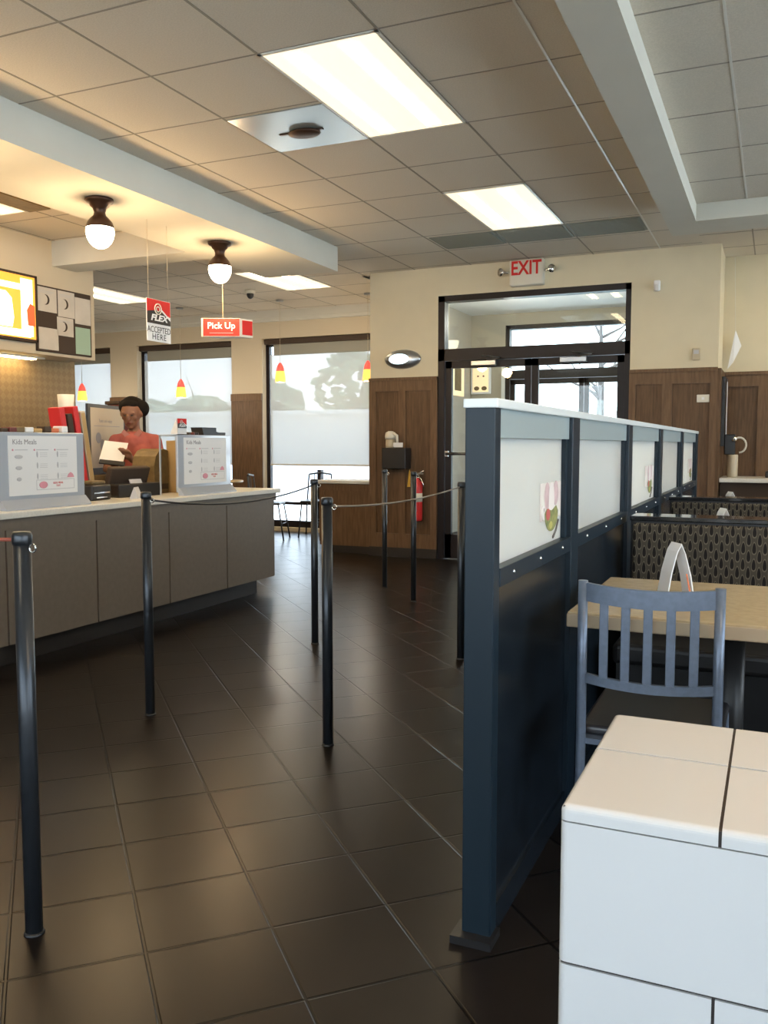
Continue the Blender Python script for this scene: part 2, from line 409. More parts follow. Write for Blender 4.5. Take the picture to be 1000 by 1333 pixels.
# wall behind the camera
BWIN = [(-5.2, -3.6), (-3.2, -1.4), (-1.0, 0.8), (1.2, 3.0)]
b = MB().box(-11.6, 3.6, -3.25, -3.1, 0, 0.6).box(-11.6, 3.6, -3.25, -3.1, 2.6, 3.0)
eds = [-11.6] + [v for w in BWIN for v in w] + [3.6]
for k in range(0, len(eds), 2): b.box(eds[k], eds[k+1], -3.25, -3.1, 0.6, 2.6)
struct('wall_back', b, M_['wall'])

wn = [0]
def window(frame_boxes, pane, m_frame=None):
    wn[0] += 1
    o = MB()
    for q in frame_boxes: o.box(*q)
    o = o.build('window_%d' % wn[0], m_frame or M_['bronze']); o['kind'] = 'structure'
    p = MB(); p.box(*pane); p.build('pane', M_['glass'], o)
    return o
for w0, w1 in W:
    y0, y1 = WB + 0.1, WB + 0.17
    zt = 2.64
    window([(w0, w0 + 0.055, y0, y1, 0.05, zt), (w1 - 0.055, w1, y0, y1, 0.05, zt), (w0, w1, y0, y1, zt - 0.1, zt), (w0, w1, y0, y1, 0.05, 0.14),
            (w0, w1, y0, y1, 0.36, 0.40), ((w0+w1)/2 - 0.03, (w0+w1)/2 + 0.03, y0, y1, 0.14, 0.85)], (w0 + 0.05, w1 - 0.05, y0 + 0.03, y0 + 0.036, 0.14, zt - 0.1))
for a, c in RWIN:
    window([(3.53, 3.59, a, a + 0.05, 0.7, 2.6), (3.53, 3.59, c - 0.05, c, 0.7, 2.6), (3.53, 3.59, a, c, 2.54, 2.6), (3.53, 3.59, a, c, 0.7, 0.76)], (3.555, 3.561, a + 0.05, c - 0.05, 0.76, 2.54))
for a, c in BWIN:
    window([(a, a + 0.05, -3.2, -3.14, 0.6, 2.6), (c - 0.05, c, -3.2, -3.14, 0.6, 2.6), (a, c, -3.2, -3.14, 2.54, 2.6), (a, c, -3.2, -3.14, 0.6, 0.66)], (a + 0.05, c - 0.05, -3.175, -3.169, 0.66, 2.54))

# roller shades on the three left windows
for i, (w0, w1) in enumerate(W):
    lab = ['pale roller shade on the tall window nearest the entrance wall', 'pale roller shade on the middle window behind the worker',
           'pale roller shade on the window beside the kitchen bulkhead'][i]
    t = thing('roller_shade', lab, 'window shade', (0, 0, 0), 0, 'roller shades on the left windows')
    MB().box(w0 + 0.02, w1, WB + 0.02, WB + 0.09, 2.56, 2.635, bev=0.01).build('valance', M_['cork'], t)
    MB().box(w0 + 0.16, w1 - 0.02, WB + 0.030, WB + 0.060, 2.41, 2.56, bev=0.012).build('roller_tube', M_['rollgrey'], t)
    bm = MB(); v = [bm.bm.verts.new(p) for p in ((w0+0.10, WB+0.045, 0.92), (w1-0.02, WB+0.045, 0.92), (w1-0.02, WB+0.045, 2.42), (w0+0.10, WB+0.045, 2.42))]
    bm.bm.faces.new(v); bm.build('screen', M_['shade'], t)
    MB().box(w0 + 0.10, w1 - 0.02, WB + 0.038, WB + 0.053, 0.905, 0.925).build('hem_bar', M_['beige'], t)

# wood wainscot
def wains(b, x0, x1, y, z1, stiles, d=1):
    b.box(x0, x1, y - 0.015, y, 0.10, z1, M_['wood'])
    b.box(x0, x1, y - 0.032, y, z1 - 0.13, z1, M_['wood_l']).box(x0 - 0.0, x1 + 0.0, y - 0.045, y, z1 - 0.02, z1 + 0.01, M_['wood_l'])
    b.box(x0, x1, y - 0.032, y, 0.10, 0.25, M_['wood_l'])
    for s in stiles: b.box(s[0], s[1], y - 0.032, y, 0.25, z1 - 0.13, M_['wood_l'])
b = MB()
wains(b, -3.98, DX0, WY, 1.885, [(-3.98, -3.90), (-3.64, -3.56), (DX0 - 0.07, DX0)])
wains(b, DX1, -0.5, WY, 1.885, [(DX1, DX1 + 0.06), (-0.98, -0.89), (-0.56, -0.5)])
struct('trim_6', b)
b = MB(); wains(b, -0.5, 3.5, 9.25, 1.885, [(-0.5, -0.44), (-0.17, -0.05), (0.28, 0.40), (0.75, 0.87), (1.2, 1.32), (1.7, 1.82), (2.2, 2.32)])
b.box(-0.515, -0.470, WY - 0.03, 9.25, 0.10, 1.885, M_['wood'])
struct('trim_7', b)
b = MB()
for x0, x1 in ((-4.85, -3.98), (-7.0, -6.5), (-9.15, -8.65), (-11.6, -10.8)):
    b.box(x0, x1, WB - 0.02, WB, 0.1, 1.885, M_['wood']).box(x0, x1, WB - 0.035, WB, 1.80, 1.895, M_['wood_l'])
struct('trim_8', b)
struct('baseboard_front', MB().box(-3.98, DX0, WY - 0.035, WY, 0, 0.10).box(DX1, -0.5, WY - 0.035, WY, 0, 0.10).box(-0.5, 3.5, 9.21, 9.25, 0, 0.10), M_['base'])
struct('baseboard_window', MB().box(-11.6, -10.8, WB-.035, WB, 0, .1).box(-9.15, -8.65, WB-.035, WB, 0, .1).box(-7, -6.5, WB-.035, WB, 0, .1).box(-4.85, -3.98, WB-.035, WB, 0, .1), M_['base'])

# ---------------------------------------------------------------- entrance doors
fr = MB()
fr.box(DX0, DX0 + 0.07, WY + 0.0, WY + 0.12, 0, DZ).box(DX1 - 0.05, DX1, WY, WY + 0.12, 0, DZ).box(DX0, DX1, WY, WY + 0.12, DZ - 0.06, DZ).box(DX0, DX1, WY, WY + 0.12, 2.05, 2.17)
f = fr.build('trim_9', M_['bronze']); f['kind'] = 'structure'
MB().box(DX0 + 0.07, DX1 - 0.05, WY + 0.06, WY + 0.066, 2.17, DZ - 0.06).build('transom_pane', M_['glass'], f)
dn = [0]
def door(x0, x1, y, zt, hinge, st=0.065, bar=True, rot=0, zmid=None):
    dn[0] += 1
    b = MB().box(x0, x0 + st, y, y + 0.045, 0.01, zt).box(x1 - st, x1, y, y + 0.045, 0.01, zt).box(x0, x1, y, y + 0.045, zt - 0.07, zt).box(x0, x1, y, y + 0.045, 0.01, 0.26)
    d = b.build('door_%d' % dn[0], M_['bronze']); d['kind'] = 'structure'
    MB().box(x0 + st, x1 - st, y + 0.02, y + 0.026, 0.26, zt - 0.07).build('pane', M_['glass'], d)
    if bar:
        h = MB().tube([(x0 + 0.02, y - 0.05, 1.10), (x1 - 0.02, y - 0.05, 1.10)], 0.016, 10)
        h.box(x0 + 0.01, x0 + 0.05, y - 0.05, y, 1.07, 1.13).box(x1 - 0.05, x1 - 0.01, y - 0.05, y, 1.07, 1.13)
        h.build('push_bar', M_['chrome'], d)
        c = MB().box((x0+x1)/2 - 0.16, (x0+x1)/2 + 0.10, y - 0.06, y, zt - 0.055, zt - 0.005, bev=0.006)
        c.tube([((x0+x1)/2 + 0.0, y - 0.03, zt - 0.0), ((x0+x1)/2 + 0.16, y - 0.12, zt + 0.01), ((x0+x1)/2 - 0.06, y - 0.02, zt + 0.045)], 0.009, 8)
        c.build('door_closer', M_['steel'], d)
    return d
XM = (DX0 + 0.07 + DX1 - 0.05) / 2
door(DX0 + 0.075, XM - 0.004, WY + 0.03, 2.045, 0)
door(XM + 0.004, DX1 - 0.055, WY + 0.03, 2.045, 1)

# vestibule
VY = 12.0
EX0, EX1 = -3.48, -1.30
b = MB().box(-4.13, EX0, VY, VY + 0.15, 0, 3.0).box(EX1, 0.0, VY, VY + 0.15, 0, 3.0).box(EX0, EX1, VY, VY + 0.15, 2.84, 3.0)
b.box(-4.13, -3.98, 10.7, VY, 0, 3.0)
struct('wall_vestibule', b, M_['vest'])
b = MB().box(-0.65, -0.5, 9.4, VY, 0, 0.6).box(-0.65, -0.5, 9.4, VY, 2.4, 3.0).box(-0.65, -0.5, 9.4, 9.7, 0.6, 2.4).box(-0.65, -0.5, 11.7, VY, 0.6, 2.4)
struct('wall_vestibule_side', b, M_['vest'])
struct('ceiling_vestibule', MB().box(-4.13, -0.5, 8.7, VY + 0.15, 3.0, 3.1), M_['white'])
fr = MB().box(EX0, EX0 + 0.06, VY, VY + 0.12, 0, 2.84).box(EX1 - 0.06, EX1, VY, VY + 0.12, 0, 2.84).box(EX0, EX1, VY, VY + 0.12, 2.78, 2.84).box(EX0, EX1, VY, VY + 0.12, 2.45, 2.52).box(EX0, EX1, VY, VY + 0.12, 2.10, 2.22)
f = fr.build('trim_10', M_['bronze']); f['kind'] = 'structure'
MB().box(EX0 + 0.06, EX1 - 0.06, VY + 0.06, VY + 0.066, 2.22, 2.78).build('transom_pane', M_['glass'], f)
struct('trim_11', MB().box(EX0 - 0.05, EX0, VY - 0.02, VY, 0, 2.28), M_['white'])
xm = (EX0 + EX1) / 2
door(EX0 + 0.065, xm - 0.004, VY + 0.03, 2.095, 0, bar=False)
door(xm + 0.004, EX1 - 0.065, VY + 0.03, 2.095, 1, bar=False)
t = thing('vestibule_lamp', 'round flush lamp on the vestibule ceiling seen through the transom glass', 'ceiling lamp', (-2.9, 10.2, 3.0))
MB().lathe([(0, 0), (0.17, 0), (0.175, -0.02), (0, -0.02)], caps=False).build('rim', M_['offwhite'], t)
MB().ell((0, 0, -0.02), (0.155, 0.155, 0.06)).build('globe', M_['globe'], t)
li = bpy.data.lights.new('vestibule_bulb', 'POINT'); li.energy = 35; li.color = (1.0, 0.92, 0.80); li.shadow_soft_size = 0.1
lo = bpy.data.objects.new('vestibule_bulb', li); col.objects.link(lo); lo.parent = t; lo.location = (0, 0, -0.35)
# glowing boards in the vestibule stand in for a reflection in the door glass
t = thing('reflection_board', 'warm glowing board with round prints, standing in for a reflection in the entrance door', 'painted reflection', (0, 0, 0))
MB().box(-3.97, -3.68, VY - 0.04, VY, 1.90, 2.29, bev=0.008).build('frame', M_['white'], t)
MB().box(-3.94, -3.71, VY - 0.046, VY - 0.04, 1.93, 2.26).build('poster', M_['board_reflection'], t)  # glowing sheet carries the painted reflection
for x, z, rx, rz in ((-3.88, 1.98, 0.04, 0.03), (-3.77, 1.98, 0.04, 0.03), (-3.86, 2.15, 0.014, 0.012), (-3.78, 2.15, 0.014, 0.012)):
    MB().ell((x, VY - 0.048, z), (rx, 0.004, rz), seg=12, rings=6).build('reflection_print', M_['kraft'], t)
t = thing('reflection_side_board', 'narrow cream glowing board on the left vestibule wall, standing in for a reflection', 'painted reflection', (0, 0, 0))
MB().box(-3.98, -3.95, 11.10, 11.62, 1.85, 2.27, bev=0.006).build('frame', M_['board_reflection'], t)
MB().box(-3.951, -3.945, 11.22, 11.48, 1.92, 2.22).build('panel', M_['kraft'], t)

# ---------------------------------------------------------------- ceiling fixtures
def light_panel(x0, x1, y0, y1, z, label, watts, stripes=True, nearvis=True):
    t = thing('ceiling_light', label, 'ceiling light', ((x0+x1)/2, (y0+y1)/2, z), 0, 'fluorescent ceiling troffers')
    hx, hy = (x1-x0)/2, (y1-y0)/2
    f = MB(); w = 0.018
    f.box(-hx, hx, -hy, -hy + w, -0.006, 0.004).box(-hx, hx, hy - w, hy, -0.006, 0.004).box(-hx, -hx + w, -hy, hy, -0.006, 0.004).box(hx - w, hx, -hy, hy, -0.006, 0.004)
    f.build('frame', M_['tbar'], t)
    d = MB().box(-hx + w, hx - w, -hy + w, hy - w, -0.004, -0.001)
    d = d.build('diffuser', M_['tube'], t)
    if stripes:
        g = MB()
        for sx in (-0.5, 0.42): g.box(hx * sx - 0.045, hx * sx + 0.045, -hy + 0.06, hy - 0.06, -0.0065, -0.004)
        g.build('glowing_tube', M_['tube_hot'], d)
    return t
light_panel(-2.25, -1.64, 3.62, 4.84, ZC, 'large bright fluorescent panel nearest the camera beside the mirrored tile', 0)
light_panel(-2.25, -1.64, 6.09, 7.31, ZC, 'bright fluorescent panel near the exit sign and vents', 0)
light_panel(-5.30, -4.69, 7.98, 9.14, ZC, 'bright ceiling panel above the pick up sign by the windows', 0)
light_panel(-7.78, -7.17, 7.98, 9.14, ZC, 'bright ceiling panel beyond the bulletin board, left of the hanging flex sign', 0)
light_panel(-2.25, -1.64, -0.04, 1.18, ZC, 'ceiling panel above the camera side of the queue lane', 0)
light_panel(0.375, 0.985, 7.6, 8.82, ZC, 'added unseen fill panel at the far right corner over the back counter', 0)  # added out of view to brighten the far right wall
light_panel(1.595, 2.205, 7.6, 8.82, ZC, 'second added unseen fill panel over the back counter, farther right', 0)  # another added panel, more fill for the far right corner
for yy in (0.66, 3.10, 5.54): light_panel(0.985, 1.595, yy - 0.6, yy + 0.6, ZR, 'added unseen fill panel over the booth seating', 0)  # added out of view to lift the seating ceiling and ledge
light_panel(-5.93, -5.35, 4.04, 5.26, ZC, 'kitchen ceiling panel cut by the left edge of the picture', 0)
t = thing('ceiling_vent', 'brown ceiling vent beside the kitchen light at the left edge', 'vent', (-5.23, 4.72, ZC))
MB().box(-0.11, 0.10, -0.55, 0.54, -0.01, 0.0).build('grille', M_['kraft'], t)

# mirrored air diffuser tile
t = thing('air_diffuser', 'silvery square ceiling diffuser with dark centre beside the big light panel', 'air vent', (-2.55, 4.55, ZC))
MB().box(-0.30, 0.30, -0.29, 0.29, -0.008, -0.001, bev=0.003).build('face_plate', M_['silverpanel'], t)
b = MB().ell((0.02, 0.02, -0.022), (0.10, 0.07, 0.018)).box(-0.14, 0.14, 0.01, 0.03, -0.014, -0.008)
b.build('damper', M_['lamp_bronze'], t)
for i, (x0, x1) in enumerate(((-2.83, -2.26), (-2.24, -1.65), (-1.63, -1.04))):
    lab = ['dark grey ceiling grille, the one left of the panel near the exit sign', 'dark grey ceiling grille directly behind the panel near the exit sign', 'dark grey ceiling grille nearest the ceiling beam on the right'][i]
    t = thing('ceiling_grille', lab, 'vent', ((x0+x1)/2, 7.57, ZC), 0, 'three grilles before the entrance wall')
    hw = (x1-x0)/2
    MB().box(-hw, hw, -0.23, 0.23, -0.006, -0.001).build('backing', M_['greywood'], t)
    g = MB()
    for k in range(14): g.box(-hw + 0.02, hw - 0.02, -0.215 + k * 0.032, -0.205 + k * 0.032, -0.014, -0.006)
    g.build('louvre_slats', M_['greywood'], t)
t = thing('security_camera', 'small dark dome camera on the ceiling above the pick up sign', 'camera', (-5.70, 8.96, ZC))
MB().lathe([(0.0, 0), (0.06, 0), (0.06, -0.03), (0.045, -0.04), (0.0, -0.04)], caps=False).build('mount', M_['offwhite'], t)
MB().ell((0, 0, -0.05), (0.042, 0.042, 0.05)).build('dome', M_['dark'], t)

# schoolhouse lamps under the soffit
def school(loc, label):
    t = thing('ceiling_lamp', label, 'ceiling lamp', loc, 0, 'schoolhouse lamps over the counter')
    MB().lathe([(0.0, 0), (0.088, 0), (0.092, -0.012), (0.084, -0.022), (0.066, -0.028), (0.060, -0.045), (0.044, -0.06), (0.036, -0.085), (0.040, -0.105),
                (0.060, -0.125), (0.080, -0.150), (0.090, -0.178), (0.091, -0.185), (0.0, -0.185)], n=32, caps=False).build('fitter', M_['lamp_bronze'], t)
    MB().lathe([(0.0, -0.183), (0.088, -0.185), (0.090, -0.215), (0.084, -0.245), (0.070, -0.275), (0.048, -0.30), (0.022, -0.313), (0.0, -0.315)], n=32, caps=False).build('globe', M_['globe'], t)
    li = bpy.data.lights.new('lamp_bulb', 'POINT'); li.energy = 20; li.color = (1.0, 0.68, 0.34); li.shadow_soft_size = 0.08
    lo = bpy.data.objects.new('lamp_bulb', li); col.objects.link(lo); lo.parent = t; lo.location = (0, 0, -0.42)
    return t
school((-4.05, 4.58, 2.78), 'bronze ceiling lamp with white globe nearer the kitchen, left one of two')
school((-4.05, 5.93, 2.78), 'bronze ceiling lamp with white globe above the pick up sign')
school((-4.05, 3.23, 2.78), 'bronze ceiling lamp with white globe beyond the left edge of the view')

# red and amber pendants; the last is added unseen to warm the tiled ledge
pend = [(-5.74, 2.19, 'red and amber glass pendant hanging left of centre in the tallest visible window'),
        (-4.52, 2.17, 'red and amber glass pendant against the edge of the entrance wall'),
        (-7.27, 2.03, 'red and amber glass pendant over the window right of the worker'),
        (-8.97, 2.02, 'red and amber glass pendant in the window beside the kitchen'),
        (0.42, 2.10, 'red and amber glass pendant added out of view to warm the white tiled ledge')]
for x, zt, lab in pend:
    t = thing('pendant_lamp', lab, 'pendant lamp', (x, 9.7 if x < 0 else 1.15, 0), 0, 'red and amber pendant lamps')
    top = ZC if x < 0 else ZR
    MB().tube([(0, 0, zt + 0.03), (0, 0, top)], 0.003, 6).build('cord', M_['beige'], t)
    MB().lathe([(0.0, top), (0.05, top), (0.045, top-0.02), (0, top-0.02)], caps=False, n=16).build('canopy', M_['steel'], t)
    MB().lathe([(0.0, zt+0.03), (0.012, zt+0.03), (0.022, zt+0.012), (0.036, zt-0.01), (0.046, zt-0.04), (0.052, zt-0.075)], caps=False, n=20).build('shade_cap', M_['redglass'], t)
    MB().lathe([(0.052, zt-0.075), (0.060, zt-0.12), (0.066, zt-0.17), (0.067, zt-0.205), (0.055, zt-0.215), (0.0, zt-0.215)], caps=False, n=20).build('shade', M_['amberglass'], t)
    li = bpy.data.lights.new('pendant_bulb', 'POINT'); li.energy = 14; li.color = (1.0, 0.88, 0.70); li.shadow_soft_size = 0.06
    lo = bpy.data.objects.new('pendant_bulb', li); col.objects.link(lo); lo.parent = t; lo.location = (0, 0, zt - 0.30)
    if x > 0: li.color = (1.0, 0.62, 0.28); li.energy = 12

# ---------------------------------------------------------------- exit sign, oval lamp and wall bits
t = thing('exit_sign', 'white exit sign with red letters and two emergency lamp heads over the doors', 'exit sign', (-2.27, WY, 2.88))
MB().box(-0.17, 0.17, -0.09, 0.0, -0.14, 0.115, bev=0.02, seg=3).build('housing', M_['offwhite'], t)
text_mesh('lettering', 'EXIT', 0.185, M_['redsign'], t, (0.0, -0.092, 0.022), RY, extrude=0.002, sx=0.80, bold=0.004)
for s in (-1, 1):
    b = MB().tube([(s * 0.17, -0.05, 0.0), (s * 0.215, -0.06, 0.0)], 0.012, 8)
    b.lathe([(0.0, 0), (0.018, 0), (0.038, 0.045), (0.040, 0.055), (0.0, 0.055)], caps=False, n=16, M=Matrix.Translation((s*0.225, -0.06, 0.0)) @ Matrix.Rotation(PI/2, 4, 'X') @ Matrix.Rotation(s*0.6, 4, 'Y'))
    b.build('lamp_head', M_['chrome'], t)
t = thing('emergency_lamp', 'oval steel wall lamp with a bright lens left of the doors', 'wall lamp', (-3.60, WY, 2.085))
M = Matrix.Rotation(PI/2, 4, 'X')
b = MB(); b.ell((0, -0.01, 0), (0.205, 0.055, 0.10), seg=32, rings=16)
b.build('housing', M_['steel'], t)
MB().ell((-0.02, -0.045, 0.0), (0.125, 0.030, 0.058), seg=24, rings=12).build('lens', M_['lensglow'], t)
t = thing('motion_sensor', 'small white sensor on the wall right of the doors, high up', 'sensor', (-1.05, WY, 2.66))
MB().box(-0.03, 0.03, -0.03, 0, -0.05, 0.05, bev=0.012).box(-0.015, 0.025, -0.07, -0.02, -0.055, 0.01, bev=0.012).build('sensor_body', M_['white'], t)
t = thing('thermostat', 'beige thermostat just above the wood panelling right of the doors', 'thermostat', (-0.69, WY, 2.02))
MB().box(-0.035, 0.035, -0.025, 0, -0.055, 0.055, bev=0.006).build('cover', M_['beige'], t)
MB().box(-0.022, 0.022, -0.028, -0.024, 0.0, 0.035).build('display', M_['greyl'], t)
t = thing('wall_plate', 'cream switch plate on the wood panelling right of the doors', 'switch plate', (-0.62, WY - 0.015, 1.615))
MB().box(-0.055, 0.055, -0.012, 0, -0.035, 0.035, bev=0.004).build('plate', M_['offwhite'], t)
MB().box(-0.012, 0.012, -0.02, -0.012, -0.012, 0.012, bev=0.002).build('toggle', M_['white'], t)
# dispenser, black box, extinguisher, yellow tag left of doors
t = thing('suggestion_box', 'black wall box with white card on the panelling left of the doors', 'box', (-3.63, WY - 0.015, 1.05))
MB().box(-0.14, 0.13, -0.16, 0, -0.11, 0.11, bev=0.01).build('box_body', M_['dark'], t)
MB().box(-0.005, 0.10, -0.165, -0.150, 0.115, 0.165, bev=0.003).build('card', M_['white'], t)
t = thing('soap_dispenser', 'beige pump bottle standing on the black wall box', 'dispenser', (-3.70, WY - 0.10, 1.16))
MB().lathe([(0, 0), (0.05, 0), (0.052, 0.02), (0.050, 0.09), (0.0, 0.09)], caps=False, n=20).build('bottle', M_['beige'], t)
MB().lathe([(0, 0.09), (0.056, 0.09), (0.060, 0.12), (0.052, 0.16), (0.02, 0.175), (0, 0.175)], caps=False, n=20).build('lid', M_['offwhite'], t)
MB().tube([(0.0, -0.02, 0.15), (0.05, -0.03, 0.15), (0.085, -0.03, 0.13), (0.09, -0.03, 0.05)], 0.014, 10).build('hose', M_['offwhite'], t)
t = thing('fire_extinguisher', 'red fire extinguisher hanging on the panelling beside the doors', 'fire extinguisher', (-3.40, WY - 0.085, 0.40))
MB().lathe([(0, 0), (0.045, 0.0), (0.052, 0.012), (0.052, 0.36), (0.044, 0.40), (0.022, 0.43), (0.018, 0.45), (0, 0.45)], caps=False, n=24).build('cylinder', M_['red'], t)
MB().lathe([(0.0525, 0.20), (0.0530, 0.20), (0.0530, 0.29), (0.0525, 0.29)], caps=False, n=24).build('white_band', M_['offwhite'], t)
MB().lathe([(0, 0.45), (0.02, 0.45), (0.02, 0.485), (0, 0.485)], caps=False, n=12).box(-0.01, 0.07, -0.01, 0.01, 0.485, 0.50).tube([(0.0, 0, 0.49), (0.075, 0, 0.525)], 0.008, 8).build('handle', M_['chrome'], t)
MB().tube([(0.01, -0.02, 0.47), (0.05, -0.03, 0.44), (0.075, -0.03, 0.39), (0.08, -0.03, 0.34)], 0.007, 8).build('hose', M_['chrome'], t)
MB().box(-0.02, 0.02, 0.045, 0.072, 0.30, 0.44).build('wall_bracket', M_['dark'], t)
t = thing('yellow_tag', 'narrow yellow tag hanging left of the fire extinguisher', 'tag', (-3.52, WY - 0.034, 0.84))
MB().prism([(-0.012, -0.09), (0.020, -0.09), (0.022, 0.06), (0.012, 0.09), (0.004, 0.06)], -0.012, 0.0, 'y').build('tag_body', M_['yellow'], t)

# ---------------------------------------------------------------- low wall by windows
t = thing('half_wall', 'brown wood half wall with pale top between windows and entrance panelling', 'half wall', (-4.32, 8.72, 0))
MB().box(-0.31, 0.33, -0.06, 0.30, 0.08, 0.765).box(-0.31, 0.33, -0.075, -0.06, 0.69, 0.765).box(-0.31, -0.25, -0.072, -0.06, 0.12, 0.69).box(0.27, 0.33, -0.072, -0.06, 0.12, 0.69).build('cabinet', M_['wood_l'], t)
MB().box(-0.34, 0.34, -0.10, 0.33, 0.765, 0.80, bev=0.006).build('top', M_['ctop'], t)
MB().box(-0.29, 0.33, -0.05, 0.29, 0, 0.08).build('kick', M_['base'], t)

# ---------------------------------------------------------------- stanchions and cords
def stanchion(x, y, label):
    t = thing('stanchion', label, 'stanchion', (x, y, 0), 0, 'queue posts bolted to the floor')
    return t
first = None
posts = [(-1.63, 1.55, 'tall dark stanchion nearest the camera at the left edge'),
         (-2.505, 3.08, 'dark stanchion in front of the counter, below the worker'),
         (-1.60, 3.05, 'dark stanchion in the middle of the queue lane, centre of the floor'),
         (-2.50, 4.605, 'slim dark stanchion against the bright window opening past the counter end'),
         (-2.957, 6.67, 'farthest stanchion, below the black wall box'),
         (-2.495, 6.17, 'dark stanchion standing before the fire extinguisher'),
         (-1.575, 4.60, 'dark stanchion close to the end post of the glass divider')]
for x, y, lab in posts:
    if first is None:
        t = first = stanchion(x, y, lab)
        MB().lathe([(0.0, 0.0), (0.021, 0.0), (0.021, 0.965), (0, 0.965)], caps=False, n=24).build('pole', M_['post'], t)
        MB().lathe([(0.0, 0.963), (0.0225, 0.963), (0.0235, 0.970), (0.0235, 0.984), (0.020, 0.992), (0.0, 0.993)], caps=False, n=24).build('cap', M_['post'], t)
        MB().lathe([(0.0, 0.0), (0.025, 0.0), (0.025, 0.003), (0.022, 0.008), (0.0, 0.008)], caps=False, n=24).build('floor_collar', M_['dark'], t)
        r = MB(); r.tube([(0.023 + 0.010 + 0.010 * math.cos(a), 0, 0.955 + 0.010 * math.sin(a)) for a in [k * 2 * PI / 12 for k in range(13)]], 0.0022, 6, caps=False)
        r.build('hook_ring', M_['chrome'], t)
    else: dup(first, (x, y, 0), 0, lab)
def cord(pts, r, name, label, m):
    o = MB().tube(pts, r, 8).build(name, m); o['label'] = label; o['category'] = 'rope'; return o
def sag(a, b, d, n=24):
    a = Vector(a); b = Vector(b)
    return [a.lerp(b, k/n) - Vector((0, 0, d * 4 * (k/n) * (1 - k/n))) for k in range(n+1)]
cord(sag((-2.505, 3.11, 0.955), (-2.50, 4.575, 0.955), 0.055), 0.0045, 'queue_cord', 'thin dark sagging cord in front of the counter face', M_['post'])
cord(sag((-1.60, 3.08, 0.955), (-1.578, 4.57, 0.965), 0.028), 0.0040, 'queue_cord', 'thin pale cord between the centre post and the post by the divider', M_['rope'])
cord(sag((-1.66, 1.55, 0.972), (-3.0, 1.55, 0.972), 0.01), 0.0045, 'queue_cord', 'rust-red cord tied to the nearest stanchion at the left edge', M_['ropered'])

# ---------------------------------------------------------------- glass divider
PR = {'blush': mat('print_blush', (0.66, 0.55, 0.52), 0.6, color2=(0.74, 0.72, 0.64), nscale=14), 'rose': mat('print_rose', (0.58, 0.42, 0.42), 0.6, noise=0.15, nscale=30),
      'pale': mat('print_pale', (0.76, 0.70, 0.66), 0.6), 'salad': mat('print_salad', (0.12, 0.15, 0.05), 0.6, color2=(0.30, 0.30, 0.10), nscale=45),
      'tomato': mat('print_tomato', (0.50, 0.10, 0.09), 0.6), 'corn': mat('print_corn', (0.45, 0.42, 0.12), 0.6), 'fork': mat('print_fork', (0.12, 0.11, 0.10), 0.6),
      'faint': mat('print_faint', (0.80, 0.74, 0.76), 0.7)}
PX0, PX1 = -0.662, -0.59
t = thing('glass_divider', 'navy metal divider with frosted glass panels beside the queue lane', 'room divider', (0, 0, 0))
PY = [1.955, 2.79, 3.96, 5.12, 6.36, 7.60]
PW = [0.10, 0.11, 0.11, 0.11, 0.11, 0.11]
for i, (y, w) in enumerate(zip(PY, PW)):
    y0, y1 = (y, y + 0.05) if i == 0 else (y, y + w)
    MB().box(PX0, PX1 + (0.004 if i else 0), y0, y1, 0, 1.285, bev=0.003).build('post', M_['navy'], t)
MB().box(PX0 - 0.004, PX1 + 0.008, PY[0] - 0.004, PY[-1] + 0.115, 1.283, 1.305, bev=0.003).build('top_cap', M_['cappale'], t)
fpl = MB().box(PX0 - 0.02, PX1 + 0.01, PY[0] - 0.03, PY[0] + 0.05, 0, 0.02).build('foot_plate', M_['dark'], t)
